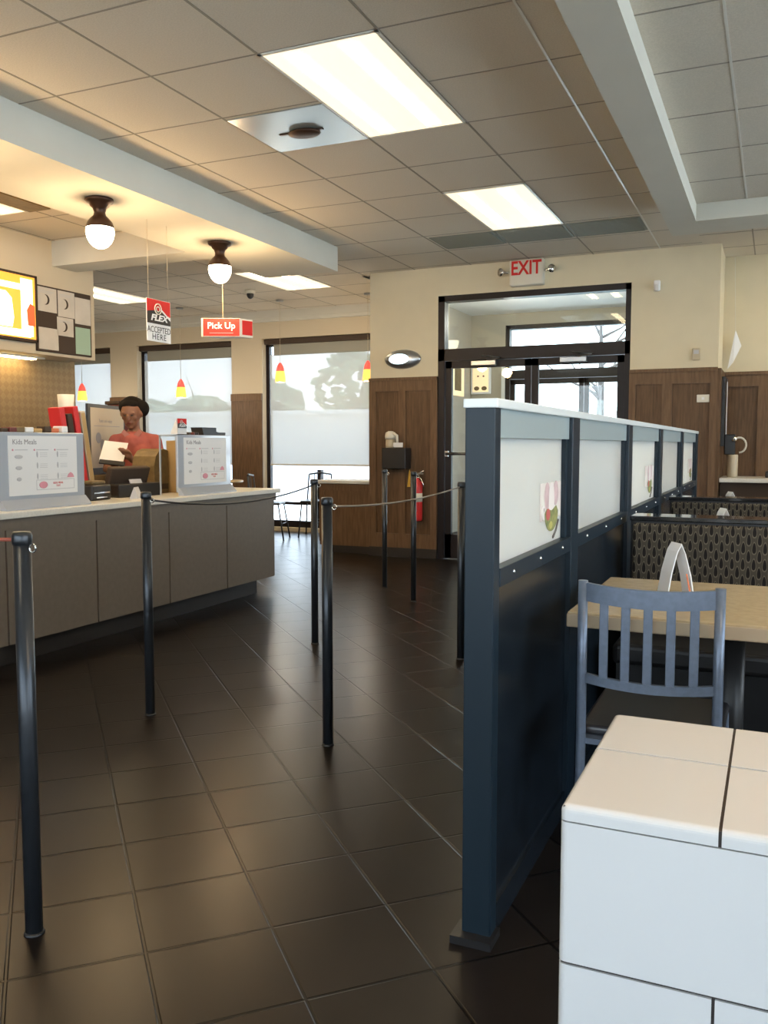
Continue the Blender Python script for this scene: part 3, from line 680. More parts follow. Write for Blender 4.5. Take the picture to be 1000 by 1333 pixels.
for i in range(5):
    y0 = PY[i] + (0.05 if i == 0 else 0.11); y1 = PY[i+1]
    MB().box(PX0 + 0.012, PX1 - 0.012, y0, y1, 0.06, 0.86).build('lower_panel', M_['navy_panel'], t)
    MB().box(PX0 + 0.004, PX1 - 0.004, y0, y1, 0.0, 0.07).build('kick_rail', M_['navy_panel'], t)
    sill = MB().box(PX0 + 0.004, PX1 + 0.002, y0, y1, 0.86, 0.905, bev=0.002).build('sill', M_['navy'], t)
    sc_ = MB()
    for k in range(3):
        yy = y0 + (y1 - y0) * (0.15 + 0.35 * k)
        sc_.ell((PX1 + 0.002, yy, 0.883), (0.004, 0.006, 0.006), seg=10, rings=6)
    sc_.build('screw', M_['chrome'], sill)
    MB().box(PX0 + 0.006, PX1 - 0.008, y0, y1, 1.215, 1.283).build('top_rail', M_['railpale'], t)
    MB().box(PX1 - 0.032, PX1 - 0.012, y1 - 0.025, y1, 0.905, 1.215).build('stop_bead', M_['navy'], t)
    g = MB().box(PX1 - 0.034, PX1 - 0.026, y0, y1, 0.905, 1.215).build('frosted_pane', M_['frost'] if i in (0, 2, 4) else M_['frost2'], t)
    if i in (0, 2, 4):
        # printed picture on the pane: lettering and a food photo
        gx = PX1 - 0.0255
        w = (y1 - y0); yc = y0 + w * 0.80
        MB().box(gx, gx + 0.0005, y0 + w * 0.62, y0 + w * 0.96, 0.975, 1.085).build('print_ground', PR['blush'], g)
        q = MB()
        for dy, dz, r1, r2 in ((-0.055, 1.045, 0.034, 0.042), (0.055, 1.05, 0.036, 0.038)): q.ell((gx + 0.0006, yc + dy, dz), (0.0008, r1, r2), seg=20, rings=10)
        q.build('print_bread', PR['rose'], g)
        MB().ell((gx + 0.0009, yc, 1.035), (0.0008, 0.038, 0.052), seg=20, rings=10).build('print_cup', PR['pale'], g)
        bowl = [(yc + 0.085 * math.cos(a), 0.995 + 0.058 * math.sin(a)) for a in [PI + PI * k / 16 for k in range(17)]] + [(yc + 0.06, 1.012), (yc, 1.0), (yc - 0.06, 1.008)]
        MB().prism(bowl, gx + 0.001, gx + 0.0018, 'x').build('print_salad', PR['salad'], g)
        MB().ell((gx + 0.002, yc - 0.045, 0.990), (0.0008, 0.026, 0.018), seg=16, rings=8).build('print_tomato', PR['tomato'], g)
        MB().ell((gx + 0.002, yc - 0.01, 0.956), (0.0008, 0.024, 0.012), seg=16, rings=8).build('print_corn', PR['corn'], g)
        q = MB(); q.tube([(gx + 0.001, yc - 0.105 + 0.018 * math.cos(a), 0.997 + 0.018 * math.sin(a)) for a in [0.3 + k * 0.35 for k in range(14)]], 0.004, 6)
        q.build('print_onion', PR['pale'], g)
        MB().tube([(gx + 0.001, yc + 0.02, 0.915), (gx + 0.001, yc + 0.06, 0.935), (gx + 0.001, yc + 0.09, 0.965)], 0.0035, 6).build('print_fork', PR['fork'], g)

# ---------------------------------------------------------------- booths
def booth(y, label, near_seat=True, far_seat=True):
    t = thing('booth_bench', label, 'booth', (-0.545, y, 0), 0, 'patterned booths')
    Wd = 1.5
    MB().box(0, Wd, 0.0, 0.13, 0.0, 0.885, bev=0.004).build('back_shell', M_['dark'], t)
    MB().box(-0.005, Wd, -0.02, 0.15, 0.880, 0.900, bev=0.004).build('cap_rail', M_['capgloss'], t)
    if near_seat:
        MB().box(0.01, Wd, -0.05, 0.0, 0.42, 0.872, bev=0.015, seg=3).build('back_cushion', M_['fabric'], t)
        MB().box(0.01, Wd, -0.50, -0.05, 0.38, 0.46, bev=0.02, seg=3).build('seat_cushion', M_['dark'], t)
        MB().box(0.02, Wd, -0.46, 0.0, 0.0, 0.38).build('seat_base', M_['dark'], t)
    if far_seat:
        MB().box(0.01, Wd, 0.13, 0.18, 0.42, 0.872, bev=0.015, seg=3).build('back_cushion', M_['fabric'], t)
        MB().box(0.01, Wd, 0.18, 0.60, 0.38, 0.46, bev=0.02, seg=3).build('seat_cushion', M_['dark'], t)
        MB().box(0.02, Wd, 0.13, 0.58, 0.0, 0.38).build('seat_base', M_['dark'], t)
    return t
booth(3.80, 'brown patterned booth directly behind the nearest table')
booth(5.27, 'farther brown patterned booth toward the back wall')

def table(y0, y1, label):
    t = thing('dining_table', label, 'table', (0.2, (y0+y1)/2, 0), 0, 'tan laminate booth tables')
    d = (y1 - y0) / 2
    MB().box(-0.70, 0.75, -d, d, 0.712, 0.75, bev=0.004).build('tabletop', M_['laminate'], t)
    MB().box(-0.702, 0.752, -d - 0.002, d + 0.002, 0.708, 0.744, bev=0.003).build('edge_band', M_['edge'], t)
    for x in (-0.3, 0.4):
        MB().tube([(x, 0, 0.02), (x, 0, 0.71)], 0.04, 16).build('pedestal', M_['dark'], t)
        MB().box(x - 0.05, x + 0.05, -d + 0.05, d - 0.05, 0, 0.03, bev=0.008).box(x - 0.12, x + 0.12, -0.05, 0.05, 0, 0.03, bev=0.008).build('foot', M_['dark'], t)
    return t
table(2.345, 3.02, 'tan topped table nearest the camera behind the slatted chair')
table(4.20, 4.72, 'tan topped table between the two patterned booths')
table(6.0, 6.55, 'tan topped table beyond the farther patterned booth')

def tent(x, y, h, w, label, rz=0.0):
    t = thing('tent_card', label, 'table card', (x, y, 0.7505), rz, 'folded white table cards')
    b = MB()
    out = [(-w/2, 0), (-w*0.36, h*0.45), (-w*0.16, h*0.85), (0.0, h), (w*0.16, h*0.80), (w*0.38, h*0.38), (w/2, 0)]
    inn = [(a * 0.90, max(0, c - 0.004 if c > 0 else 0)) for a, c in out]
    b.prism(out + inn[::-1], -0.034, 0.034, 'y'); b.build('folded_card', M_['white'], t)
    MB().prism([(w*0.30, h*0.08), (w*0.37, h*0.08), (w*0.22, h*0.42), (w*0.17, h*0.42)], -0.035, -0.0342, 'y').build('orange_print', M_['orange'], t)
    return t
tent(-0.262, 2.75, 0.155, 0.085, 'folded white card standing on the nearest table', 0.55)
tent(-0.222, 4.55, 0.14, 0.08, 'folded white card peeking over the nearer booth', 0.5)
tent(-0.26, 6.15, 0.14, 0.09, 'folded white card peeking over the farther booth', 0.5)

# ---------------------------------------------------------------- slatted metal chair
t = thing('dining_chair', 'blue-grey metal chair with vertical slat back in front of the nearest table', 'chair', (-0.275, 2.25, 0))
hw = 0.165
def curved_rail(z0, z1, bow, th=0.014, drop=0.0):
    b = MB(); n = 14
    pts = []
    rings = []
    for k in range(n + 1):
        u = -1 + 2 * k / n
        x = u * (hw - 0.008); y = -bow * (1 - u*u) ; dz = -drop * (1 - u*u)
        rings.append([b.bm.verts.new(p) for p in ((x, y - th/2, z0 + dz), (x, y + th/2, z0 + dz), (x, y + th/2, z1 + dz), (x, y - th/2, z1 + dz))])
    for A, B in zip(rings, rings[1:]):
        for k in range(4): b.bm.faces.new((A[k], A[(k+1) % 4], B[(k+1) % 4], B[k]))
    b.bm.faces.new(rings[0][::-1]); b.bm.faces.new(rings[-1])
    return b
curved_rail(0.800, 0.847, 0.022, drop=0.008).build('top_rail', M_['chair'], t)
curved_rail(0.588, 0.612, 0.022, drop=0.008).build('lower_rail', M_['chair'], t)
for k in range(5):
    u = -0.66 + 0.33 * k
    x = u * hw; y = -0.022 * (1 - u*u)
    MB().box(x - 0.011, x + 0.011, y - 0.004, y + 0.004, 0.60 - 0.006, 0.81 - 0.006, bev=0.002).build('slat', M_['chair'], t)
for s in (-1, 1):
    # rear leg and back post in one tube, splayed at the foot
    MB().tube([(s * hw * 1.02, -0.045, 0.0), (s * hw, -0.005, 0.30), (s * hw, 0.005, 0.45), (s * hw, 0.0, 0.62), (s * hw, 0.0, 0.852)], [0.011, 0.0125, 0.0125, 0.0125, 0.0125], 12).build('leg', M_['chair'], t)
    MB().tube([(s * hw * 1.06, 0.42, 0.0), (s * hw, 0.38, 0.44)], [0.010, 0.0125], 12).build('leg', M_['chair'], t)
MB().box(-hw, hw, 0.0, 0.40, 0.425, 0.440).build('seat_frame', M_['chair'], t)
MB().box(-hw - 0.012, hw + 0.012, 0.03, 0.42, 0.440, 0.465, bev=0.010, seg=3).build('seat', M_['seat'], t)
for y in (0.0, 0.39):
    MB().tube([(-hw, y, 0.20), (hw, y, 0.20)], 0.008, 8).build('stretcher', M_['chair'], t)

# ---------------------------------------------------------------- white tiled stub wall in the foreground
BX0, BX1, BY0, BY1, BT = -0.207, 0.62, 0.95, 1.315, 0.80
t = thing('tiled_ledge', 'white glazed tile ledge with dark grout at the bottom right', 'tiled ledge', (0, 0, 0))
MB().box(BX0 + 0.003, BX1, BY0 + 0.003, BY1 - 0.003, 0.0, BT - 0.0022).build('core', M_['grout'], t)
gp = 0.0017
def glazed(b, x0, x1, y0, y1, z0, z1, top=False):
    r = bmesh.ops.create_cube(b.bm, size=1); vs = r['verts']
    bmesh.ops.transform(b.bm, matrix=Matrix.Translation(((x0+x1)/2, (y0+y1)/2, (z0+z1)/2)) @ Matrix.Diagonal((x1-x0, y1-y0, z1-z0, 1)), verts=vs)
    def outer(e):
        a, c = e.verts[0].co, e.verts[1].co; k = 0
        for q in (lambda v: v.x < BX0 + 0.004, lambda v: v.y < BY0 + 0.004, lambda v: v.y > BY1 - 0.004, lambda v: top and v.z > BT - 0.003):
            if q(a) and q(c): k += 1
        return k >= 2
    es = [e for e in {e for v in vs for e in v.link_edges} if outer(e)]
    if es: bmesh.ops.bevel(b.bm, geom=es, offset=0.008, segments=5, affect='EDGES', profile=0.5)
topt = MB()
xj = [BX0, -0.040, 0.125, 0.29, 0.455, BX1]
yj = [BY0, 1.150, BY1]
for i_, (a, c) in enumerate(zip(xj, xj[1:])):
    for k_, (p, q) in enumerate(zip(yj, yj[1:])):
        glazed(topt, a + (gp if i_ else 0), c - gp, p + (0.0022 if k_ else 0), q - (0.0022 if not k_ else 0), BT - 0.018, BT, True)
topt.build('top_tiles', M_['tile'], t)
ft = MB()
z = BT - 0.018; row = 0
while z > 0.02:
    z0 = max(z - 0.165, 0.0)
    off = 0.31 if row % 2 == 0 else 0.165
    e = [BX0] + [BX0 + off + 0.33 * k for k in range(0, 4)]
    e = [v for v in e if v < BX1 - 0.02] + [BX1]
    for a, c in zip(e, e[1:]): glazed(ft, a + (gp if a != BX0 else 0), c - gp, BY0, BY1 if a == BX0 else BY0 + 0.012, z0 + gp, z - gp)
    z = z0; row += 1
ft.build('side_tiles', M_['tile'], t)
M_['tile'].node_tree.nodes['Principled BSDF'].inputs['Coat Weight'].default_value = 0.4

# ---------------------------------------------------------------- counter
t = thing('service_counter', 'long taupe panelled service counter with pale top and dark recessed base', 'counter', (0, 0, 0))
b = MB().box(-4.40, -3.715, 0.5, 6.16, 0.13, 0.79, M_['counter'])
b.build('cabinet', None, t)
div = [0.68, 1.36, 2.05, 2.73, 3.41, 4.09, 4.78, 5.46, 6.13]
for a, c in zip(div, div[1:]):
    MB().box(-3.716, -3.70, a + 0.006, c - 0.006, 0.13, 0.745).build('front_panel', M_['counter'], t)
for d in div: MB().box(-3.714, -3.706, d - 0.006, d + 0.006, 0.20, 0.745).build('panel_joint', M_['counter_line'], t)
MB().box(-3.716, -3.695, 0.5, 6.16, 0.745, 0.805).build('apron', M_['counter'], t)
MB().box(-4.32, -3.80, 0.55, 6.02, 0, 0.13).build('toe_kick', M_['base'], t)
MB().box(-4.46, -3.675, 0.45, 6.20, 0.805, 0.84, bev=0.005).build('countertop', M_['ctop'], t)

# menu stands on the counter
def menu_stand(y0, y1, x, label):
    w = y1 - y0; h = 0.425
    t = thing('menu_stand', label, 'menu stand', (x, y0, 0.8405), 0, 'clear menu stands on the counter')
    MB().box(-0.02, 0.0, 0, w, 0.02, h, bev=0.004).prism([(-0.0, 0.0), (0.05, 0.0), (0.05, 0.008), (0.004, 0.055), (0.0, 0.055)], 0.0, w, 'y').build('acrylic_frame', M_['acrylic'], t)
    MB().box(-0.16, -0.02, 0, w, h - 0.012, h, bev=0.003).box(-0.16, -0.15, 0, 0.01, 0.0, h).box(-0.16, -0.15, w - 0.01, w, 0.0, h).build('top_ledge', M_['acrylic'], t)
    iw = w * 0.80; ox = w * 0.10
    s = MB().box(0.0005, 0.004, ox, ox + iw, 0.075, h - 0.02).build('menu_sheet', M_['white'], t)
    text_mesh('menu_title', 'Kids Meals', 0.040, M_['grey'], s, (0.0045, ox + 0.03, h - 0.055), RX, align='LEFT')
    p = MB(); q = MB(); fp = []
    for c in range(3):
        yy = ox + iw * (0.10 + 0.30 * c)
        p.ell((0.005, yy - 0.02, h - 0.098), (0.001, 0.006, 0.006), seg=8, rings=6)
        q.box(0.004, 0.005, yy - 0.005, yy + 0.085, h - 0.100, h - 0.096)
        for k in range(3):
            zz = h - 0.135 - 0.062 * k
            if c == 0: fp.append(MB().ell((0.005, yy + 0.02, zz), (0.001, 0.030 - 0.006 * k, 0.011), seg=12, rings=6))
            else: fp.append(MB().ell((0.005, yy, zz + 0.012), (0.001, 0.006, 0.018), seg=8, rings=6))
            if c: 
                for l in range(3): q.box(0.004, 0.0048, yy + 0.02, yy + 0.075, zz + 0.018 - 0.010 * l, zz + 0.020 - 0.010 * l)
    p.build('bullet_print', M_['pink'], s); q.build('line_print', M_['greyl'], s)
    for r_ in fp: r_.build('food_print', M_['greyl'], s)
    u = MB().box(0.004, 0.0046, ox + iw * 0.38, ox + iw * 0.95, 0.10, 0.103).box(0.004, 0.0046, ox + iw * 0.38, ox + iw * 0.95, 0.155, 0.158).box(0.004, 0.0046, ox + iw * 0.38, ox + iw * 0.385, 0.10, 0.158).box(0.004, 0.0046, ox + iw * 0.945, ox + iw * 0.95, 0.10, 0.158)
    u.build('offer_border', M_['greyl'], s)
    v = MB().ell((0.005, ox + iw * 0.48, 0.128), (0.001, 0.032, 0.020), seg=12, rings=8).prism([(ox + iw*0.84, 0.165), (ox + iw*0.95, 0.165), (ox + iw*0.93, 0.185), (ox + iw*0.895, 0.195), (ox + iw*0.86, 0.185)], 0.004, 0.0048, 'x')
    v.build('pink_print', M_['pink'], s)
    text_mesh('offer_lettering', 'KIDS MEAL\nTOY', 0.016, M_['redsign'], s, (0.0045, ox + iw * 0.70, 0.128), RX)
    return t
menu_stand(3.47, 4.11, -3.80, 'nearer clear menu stand with kids meals sheet, at the left edge')
menu_stand(5.02, 5.67, -3.80, 'farther clear menu stand with kids meals sheet, right of the worker')

# packets and books on the near stand's top ledge, red folders, cup stack
for i in range(9):
    y = 3.50 + i * 0.064
    c = [M_['orange'], M_['cork'], M_['maroon'], M_['kraft'], M_['white'], M_['tan'], M_['cork'], M_['orange'], M_['white']][i]
    nm = ['orange', 'dark brown', 'maroon', 'kraft', 'white', 'tan', 'black-brown', 'rust orange', 'white striped'][i]
    t = thing('snack_packet', '%s packet lying on top of the near menu stand, %s' % (nm, ['cut by the left edge', 'second from the left edge', 'third from the left edge', 'fourth from the left edge', 'in the middle of the row', 'fourth from the folders', 'third from the folders', 'second from the folders', 'closest to the folders'][i]), 'packet', (-3.885, y, 1.2665), random.uniform(-0.4, 0.4), 'packets on the near menu stand')
    MB().box(-0.035, 0.035, -0.026, 0.026, 0, random.uniform(0.02, 0.04), bev=0.006).build('wrapper', c, t)
for i, (y, c, lean, lab) in enumerate([(4.40, M_['red'], 0.16, 'red folder leaning left, leftmost of the two red folders below the cup stack'), (4.52, M_['red'], 0.16, 'red folder right of the dark brown one below the white cup stack'),
                                 (4.46, M_['cork'], 0.16, 'dark brown folder between the two red folders'), (4.58, M_['beige'], 0.16, 'cream folder at the right end of the folder row')]):
    t = thing('folder', lab, 'folder', (-4.20, y, 0.8405), 0, 'folders standing on the counter')
    Mx = Matrix.Rotation(lean, 4, 'X')
    MB().box(-0.05, 0.05, -0.022, 0.022, 0.006, [0.60, 0.61, 0.56, 0.58][i], bev=0.004, M=Mx).build('cover', c, t)
    MB().box(-0.045, 0.052, -0.016, 0.016, 0.02, [0.592, 0.60, 0.55, 0.57][i], M=Mx).build('page_block', c if i < 3 else M_['tan'], t)
t = thing('cup_stack', 'stack of white paper cups above the red folders', 'cups', (-4.36, 4.56, 0.8405))
MB().lathe([(0, 0), (0.055, 0.0), (0.055, 0.50), (0.040, 0.52), (0.0, 0.52)], caps=False, n=20).build('cup_holder', M_['kraft'], t)
MB().lathe([(0, 0.50), (0.042, 0.50), (0.040, 0.56), (0.048, 0.575), (0.055, 0.69), (0.0, 0.69)], caps=False, n=20).build('cup', M_['offwhite'], t)

# flex table card and black holder on the far stand
def flex_face(t, w, h, x):
    """print on a face in the y-z plane looking toward +x, centred on the origin"""
    MB().box(x, x + 0.0006, -w/2, w/2, h * 0.12, h/2).build('red_field', M_['redsign'], t)
    MB().prism([(-w/2, h*0.19), (-w*0.12, h*0.24), (w*0.10, h*0.23), (w/2, h*0.02), (w/2, -h*0.10), (-w/2, -h*0.10)], x + 0.0006, x + 0.0012, 'x').build('black_field', M_['dark'], t)
    MB().prism([(0.06*w, h*0.26), (0.12*w, h*0.28), (w/2, h*0.07), (w/2, h*0.02)], x + 0.0012, x + 0.0016, 'x').build('white_swoosh', M_['white'], t)
    r = MB(); n = 20
    ring = [(x + 0.002, -0.01 + w * 0.14 * math.cos(a), h * 0.275 + w * 0.14 * math.sin(a)) for a in [2 * PI * k / n for k in range(n + 1)]]
    r.tube(ring, w * 0.016, 6, caps=False)
    r.tube([(x + 0.002, -0.01 + w * 0.07 * math.cos(a), h * 0.27 + w * 0.07 * math.sin(a)) for a in [2 * PI * k / n for k in range(n + 1)]], w * 0.014, 6, caps=False)
    r.build('ring_emblem', M_['offwhite'], t)
    text_mesh('flex_lettering', 'FLEX', h * 0.21, M_['white'], t, (x + 0.0018, 0, h * 0.045), RX, sx=w / h * 1.55, shear=0.25, bold=h*0.008)
t = thing('flex_card', 'small red and black FLEX card on top of the farther menu stand', 'card', (-3.80, 5.06, 1.2665 + 0.055))
MB().prism([(-0.055, -0.052), (0.0, 0.055), (0.004, 0.055), (0.012, -0.052)], -0.05, 0.05, 'y').build('card_body', M_['white'], t)
c_ = thing('tmp', '', ''); bpy.data.objects.remove(c_)
flex_face(t, 0.10, 0.11, 0.012)
t = thing('napkin_holder', 'black tray on top of the farther menu stand, right end', 'holder', (-3.88, 5.44, 1.2665))
MB().prism([(-0.09, 0.055), (-0.07, 0.0), (0.11, 0.0), (0.12, 0.02), (0.09, 0.025), (0.09, 0.055)], -0.05, 0.05, 'x').build('tray', M_['dark'], t)
MB().box(-0.045, 0.045, 0.05, 0.22, 0.0, 0.020, bev=0.004).build('lid', M_['dark'], t)
for i in range(4):
    t = thing('sauce_packet', ['black sauce packet nearest the flex card', 'dark sauce packet second from the flex card', 'maroon sauce packet in the middle of the far stand top', 'dark sauce packet nearest the black tray'][i], 'packet', (-3.86, 5.15 + 0.05 * i, 1.2665), 0.2 * i, 'packets on the far menu stand')
    MB().box(-0.03, 0.03, -0.02, 0.02, 0, 0.018, bev=0.004).build('wrapper', [M_['dark'], M_['cork'], M_['maroon'], M_['dark']][i], t)

# FLEX sign on strings
t = thing('flex_sign', 'hanging red, black and white FLEX ACCEPTED HERE sign above the counter', 'sign', (-4.10, 5.225, 2.09))
MB().box(-0.004, 0.0, -0.135, 0.135, -0.155, 0.145, bev=0.001).build('board', M_['white'], t)
flex_face(t, 0.262, 0.285, 0.0005)
text_mesh('accepted_lettering', 'ACCEPTED', 0.062, M_['dark'], t, (0.0014, 0, -0.072), RX, sx=0.86, extrude=0.0004)
text_mesh('here_lettering', 'HERE', 0.060, M_['dark'], t, (0.0014, 0, -0.122), RX, sx=1.05, extrude=0.0004, space=1.15)
for s in (-1, 1): MB().tube([(-0.002, s * 0.11, 0.144), (-0.002, s * 0.11, 0.69)], 0.0012, 5).build('string', M_['beige'], t)
# PICK UP sign: three-sided box on a string
ang = 0.55
t = thing('pick_up_sign', 'hanging red three-sided Pick Up sign above the counter end', 'sign', (-4.10, 6.02, 2.135), -1.12)
MB().prism([(0.0, -0.165), (0.0, 0.140), (-0.10, 0.235), (-0.14, -0.03)], -0.073, 0.073, 'z').build('sign_box', M_['offwhite'], t)
MB().box(0.0, 0.002, -0.150, 0.140, -0.068, 0.070).build('red_face', M_['redsign'], t)
MB().prism([(-0.02, 0.160), (-0.095, 0.2315), (-0.094, 0.2335), (-0.019, 0.162)], -0.055, 0.060, 'z').build('side_face', M_['redsign'], t)
text_mesh('pick_up_lettering', 'Pick Up', 0.072, M_['white'], t, (0.0025, -0.005, 0.012), RX, bold=0.001)
MB().box(0.002, 0.0026, -0.10, 0.09, -0.047, -0.043).build('underline', M_['pink'], t)
MB().tube([(-0.06, 0.0, 0.075), (-0.06, 0.0, 0.645)], 0.0014, 5).build('string', M_['beige'], t)

# lit menu board and bulletin board on the kitchen bulkhead
bx = -5.95
t = thing('menu_board', 'glowing orange and white menu light box above the kitchen, at the left edge', 'menu board', (bx, 5.36, 2.36))
MB().box(0.0, 0.07, -1.3, 0.49, -0.285, 0.285, bev=0.006).build('case', M_['cork'], t)
f = MB().box(0.07, 0.073, -1.27, 0.465, -0.262, 0.262).build('lit_panel', M_['menu_orange'], t)
MB().box(0.0732, 0.0740, -1.2, 0.40, 0.14, 0.19).box(0.0732, 0.0740, 0.30, 0.43, -0.24, 0.24).box(0.0732, 0.0740, -0.2, 0.40, -0.25, -0.19).build('white_bands', M_['menu_white'], f)
b = MB(); b.prism([(-0.06, -0.18), (0.20, -0.18), (0.22, -0.10), (0.20, 0.06), (0.14, 0.11), (0.02, 0.11), (-0.06, 0.06)], 0.0742, 0.0750, 'x')
b.build('cup_picture', M_['menu_white'], f)
MB().prism([(0.37, -0.15), (0.45, -0.15), (0.45, 0.02), (0.40, 0.04), (0.36, -0.02)], 0.0742, 0.0748, 'x').build('red_picture', M_['menu_red'], f)
MB().box(0.07, 0.075, 0.458, 0.485, -0.28, 0.28).box(0.07, 0.075, -1.3, 0.485, 0.262, 0.283).box(0.07, 0.075, -1.3, 0.485, -0.283, -0.262).build('rim', M_['cork'], t)
t = thing('bulletin_board', 'brown bulletin board covered in posted papers next to the lit menu', 'bulletin board', (bx, 6.215, 2.305))
MB().box(0.0, 0.025, -0.335, 0.335, -0.29, 0.285, bev=0.004).build('board', M_['cork'], t)
papers = [('white paper with a dark crescent, top left', -0.32, -0.10, 0.06, 0.27, 'paper', 1), ('white paper with a dark crescent, top middle', -0.085, 0.12, 0.04, 0.27, 'paper', 1),
          ('folded white paper, top right', 0.125, 0.325, 0.0, 0.24, 'paper', 0), ('blank white paper, bottom left', -0.32, -0.09, -0.27, -0.08, 'paper', 0),
          ('white paper with crescent in the middle', -0.10, 0.10, -0.13, 0.035, 'paper', 1), ('pale green notice, bottom right', 0.125, 0.315, -0.275, -0.03, 'green_paper', 0)]
for lab, y0, y1, z0, z1, m, cres in papers:
    p = MB().box(0.025, 0.028, y0, y1, z0, z1).build('posted_paper', M_[m], t); p['label'] = lab
    if cres:
        cy, cz, R = (y0+y1)/2 - 0.02, (z0+z1)/2 + 0.0, 0.045
        out = [(cy + R * math.cos(a), cz + R * math.sin(a)) for a in [-1.5 + 3.0 * k / 10 for k in range(11)]]
        inn = [(cy - 0.02 + R * 0.95 * math.cos(a), cz + R * 0.98 * math.sin(a)) for a in [1.5 - 3.0 * k / 10 for k in range(11)]]
        MB().prism(out + inn, 0.028, 0.0286, 'x').build('crescent_print', M_['cork'], p)
        MB().box(0.028, 0.0286, y0 + 0.02, y1 - 0.03, z1 - 0.035, z1 - 0.030).box(0.028, 0.0286, y0 + 0.02, y1 - 0.05, z1 - 0.048, z1 - 0.044).build('line_print', M_['greyl'], p)
t = thing('cove_light', 'warm strip light under the kitchen bulkhead', 'strip light', (-6.20, 4.6, 1.975))
MB().box(-0.04, 0.04, -1.5, 1.6, 0.0, 0.015).build('housing', M_['offwhite'], t)
MB().box(-0.03, 0.03, -1.45, 1.5, -0.012, 0.0).build('tube', M_['cove'], t)

# poster stand behind the worker, brown case, register equipment
t = thing('poster_stand', 'black framed poster with a person drawing, standing left of the worker', 'poster', (-5.05, 5.58, 0.95), 0.30)
MB().box(-0.02, 0.0, -0.10, 0.62, 0.0, 0.575, bev=0.004).build('frame', M_['dark'], t)
s = MB().box(0.0, 0.003, -0.055, 0.585, 0.055, 0.545).build('poster_sheet', M_['beige'], t)
text_mesh('poster_lettering', 'Taste and enjoy', 0.040, M_['grey'], s, (0.0034, 0.22, 0.44), RX)
MB().box(0.003, 0.0036, 0.0, 0.50, 0.395, 0.400).build('rule_line', M_['grey'], s)
MB().ell((0.0032, 0.08, 0.30), (0.001, 0.05, 0.045), seg=14, rings=8).ell((0.0032, 0.15, 0.24), (0.001, 0.04, 0.05), seg=14, rings=8).build('sketch_print', M_['grey'], s)
t = thing('back_cabinet', 'dark cabinet behind the worker that carries the poster', 'cabinet', (-5.30, 5.85, 0))
MB().box(-0.25, 0.30, -0.45, 0.55, 0.06, 0.90, bev=0.004).build('body', M_['cork'], t)
MB().box(-0.27, 0.32, -0.47, 0.57, 0.90, 0.9495, bev=0.004).build('top', M_['kraft'], t)
t = thing('brown_case', 'dark brown case on the cabinet top behind the worker', 'case', (-5.40, 6.30, 0.9505))
MB().box(-0.07, 0.07, -0.09, 0.09, 0, 0.60, bev=0.01).build('case_body', M_['maroon'], t)
MB().box(-0.08, 0.08, -0.10, 0.10, 0.60, 0.63, bev=0.006).build('lid', M_['cork'], t)
# register: hooded terminal with printer
t = thing('cash_register', 'dark register terminal on the counter in front of the worker', 'cash register', (-4.14, 4.86, 0.8405), -0.1)
MB().box(-0.16, 0.16, -0.20, 0.20, 0.0, 0.09, bev=0.01).build('drawer', M_['dark'], t)
MB().tube([(0.0, 0, 0.09), (0.0, 0, 0.12)], 0.035, 14).build('neck', M_['dark'], t)
MB().box(-0.03, 0.02, -0.19, 0.17, 0.07, 0.215, bev=0.012, M=Matrix.Rotation(0.35, 4, 'Y')).build('monitor', M_['cork'], t)
MB().box(0.015, 0.021, -0.06, 0.05, 0.0, 0.10, M=Matrix.Translation((0.12, 0.02, 0.02)) @ Matrix.Rotation(-0.5, 4, 'Y')).build('card_reader', M_['greyl'], t)
t = thing('receipt_printer', 'squat black and silver receipt printer beside the near menu stand', 'printer', (-4.02, 4.40, 0.8405), 0.1)
MB().box(-0.08, 0.08, -0.09, 0.11, 0.0, 0.10, bev=0.014, seg=3).build('printer_body', M_['dark'], t)
MB().box(-0.06, 0.082, -0.07, 0.09, 0.045, 0.053).box(-0.05, 0.083, -0.05, 0.06, 0.015, 0.022).build('silver_trim', M_['chrome'], t)
MB().box(-0.05, 0.06, -0.06, 0.08, 0.10, 0.125, bev=0.01).build('paper_cover', M_['kraft'], t)
t = thing('drink_tower', 'rounded olive-brown machine cover standing right of the worker', 'machine', (-4.20, 5.20, 0.8405))
MB().prism([(-0.06, 0.0), (0.10, 0.0), (0.10, 0.31), (0.05, 0.325), (-0.0, 0.31), (-0.04, 0.27), (-0.06, 0.20)], -0.10, 0.10, 'x').build('cover', M_['kraft'], t)
MB().box(0.10, 0.104, -0.09, 0.09, 0.03, 0.07).build('base_trim', M_['cork'], t)
t = thing('display_box', 'tall narrow tan box at the left end of the farther menu stand', 'box', (-4.055, 5.38, 0.8405), 0)
MB().box(-0.08, 0.08, -0.055, 0.055, 0.0, 0.385, bev=0.004).build('carton', M_['tan'], t)
MB().box(0.08, 0.0806, -0.03, 0.01, 0.10, 0.12).box(0.08, 0.0806, -0.02, 0.03, 0.14, 0.155).build('red_print', M_['red'], t)
t = thing('maroon_chair_back', 'dark maroon padded board rising behind the worker on the right', 'board', (-4.92, 6.06, 0))
MB().box(-0.02, 0.02, -0.16, 0.20, 0.95, 1.24, bev=0.012).build('pad', M_['maroon'], t)
for s in (-0.12, 0.16): MB().tube([(0, s, 0), (0, s, 0.97)], 0.014, 10).build('leg', M_['dark'], t)
t = thing('price_card', 'small white card on the register counter in front of the worker', 'card', (-3.87, 4.66, 0.8405), 0.4)
MB().prism([(-0.03, 0), (0.03, 0), (0.0, 0.075)], -0.05, 0.05, 'y').build('card_stock', M_['greyl'], t)
MB().box(0.0, 0.001, -0.03, 0.03, 0.02, 0.03, M=Matrix.Translation((0.022, 0, 0.01)) @ Matrix.Rotation(-0.35, 4, 'Y')).build('pink_print', M_['pink'], t)
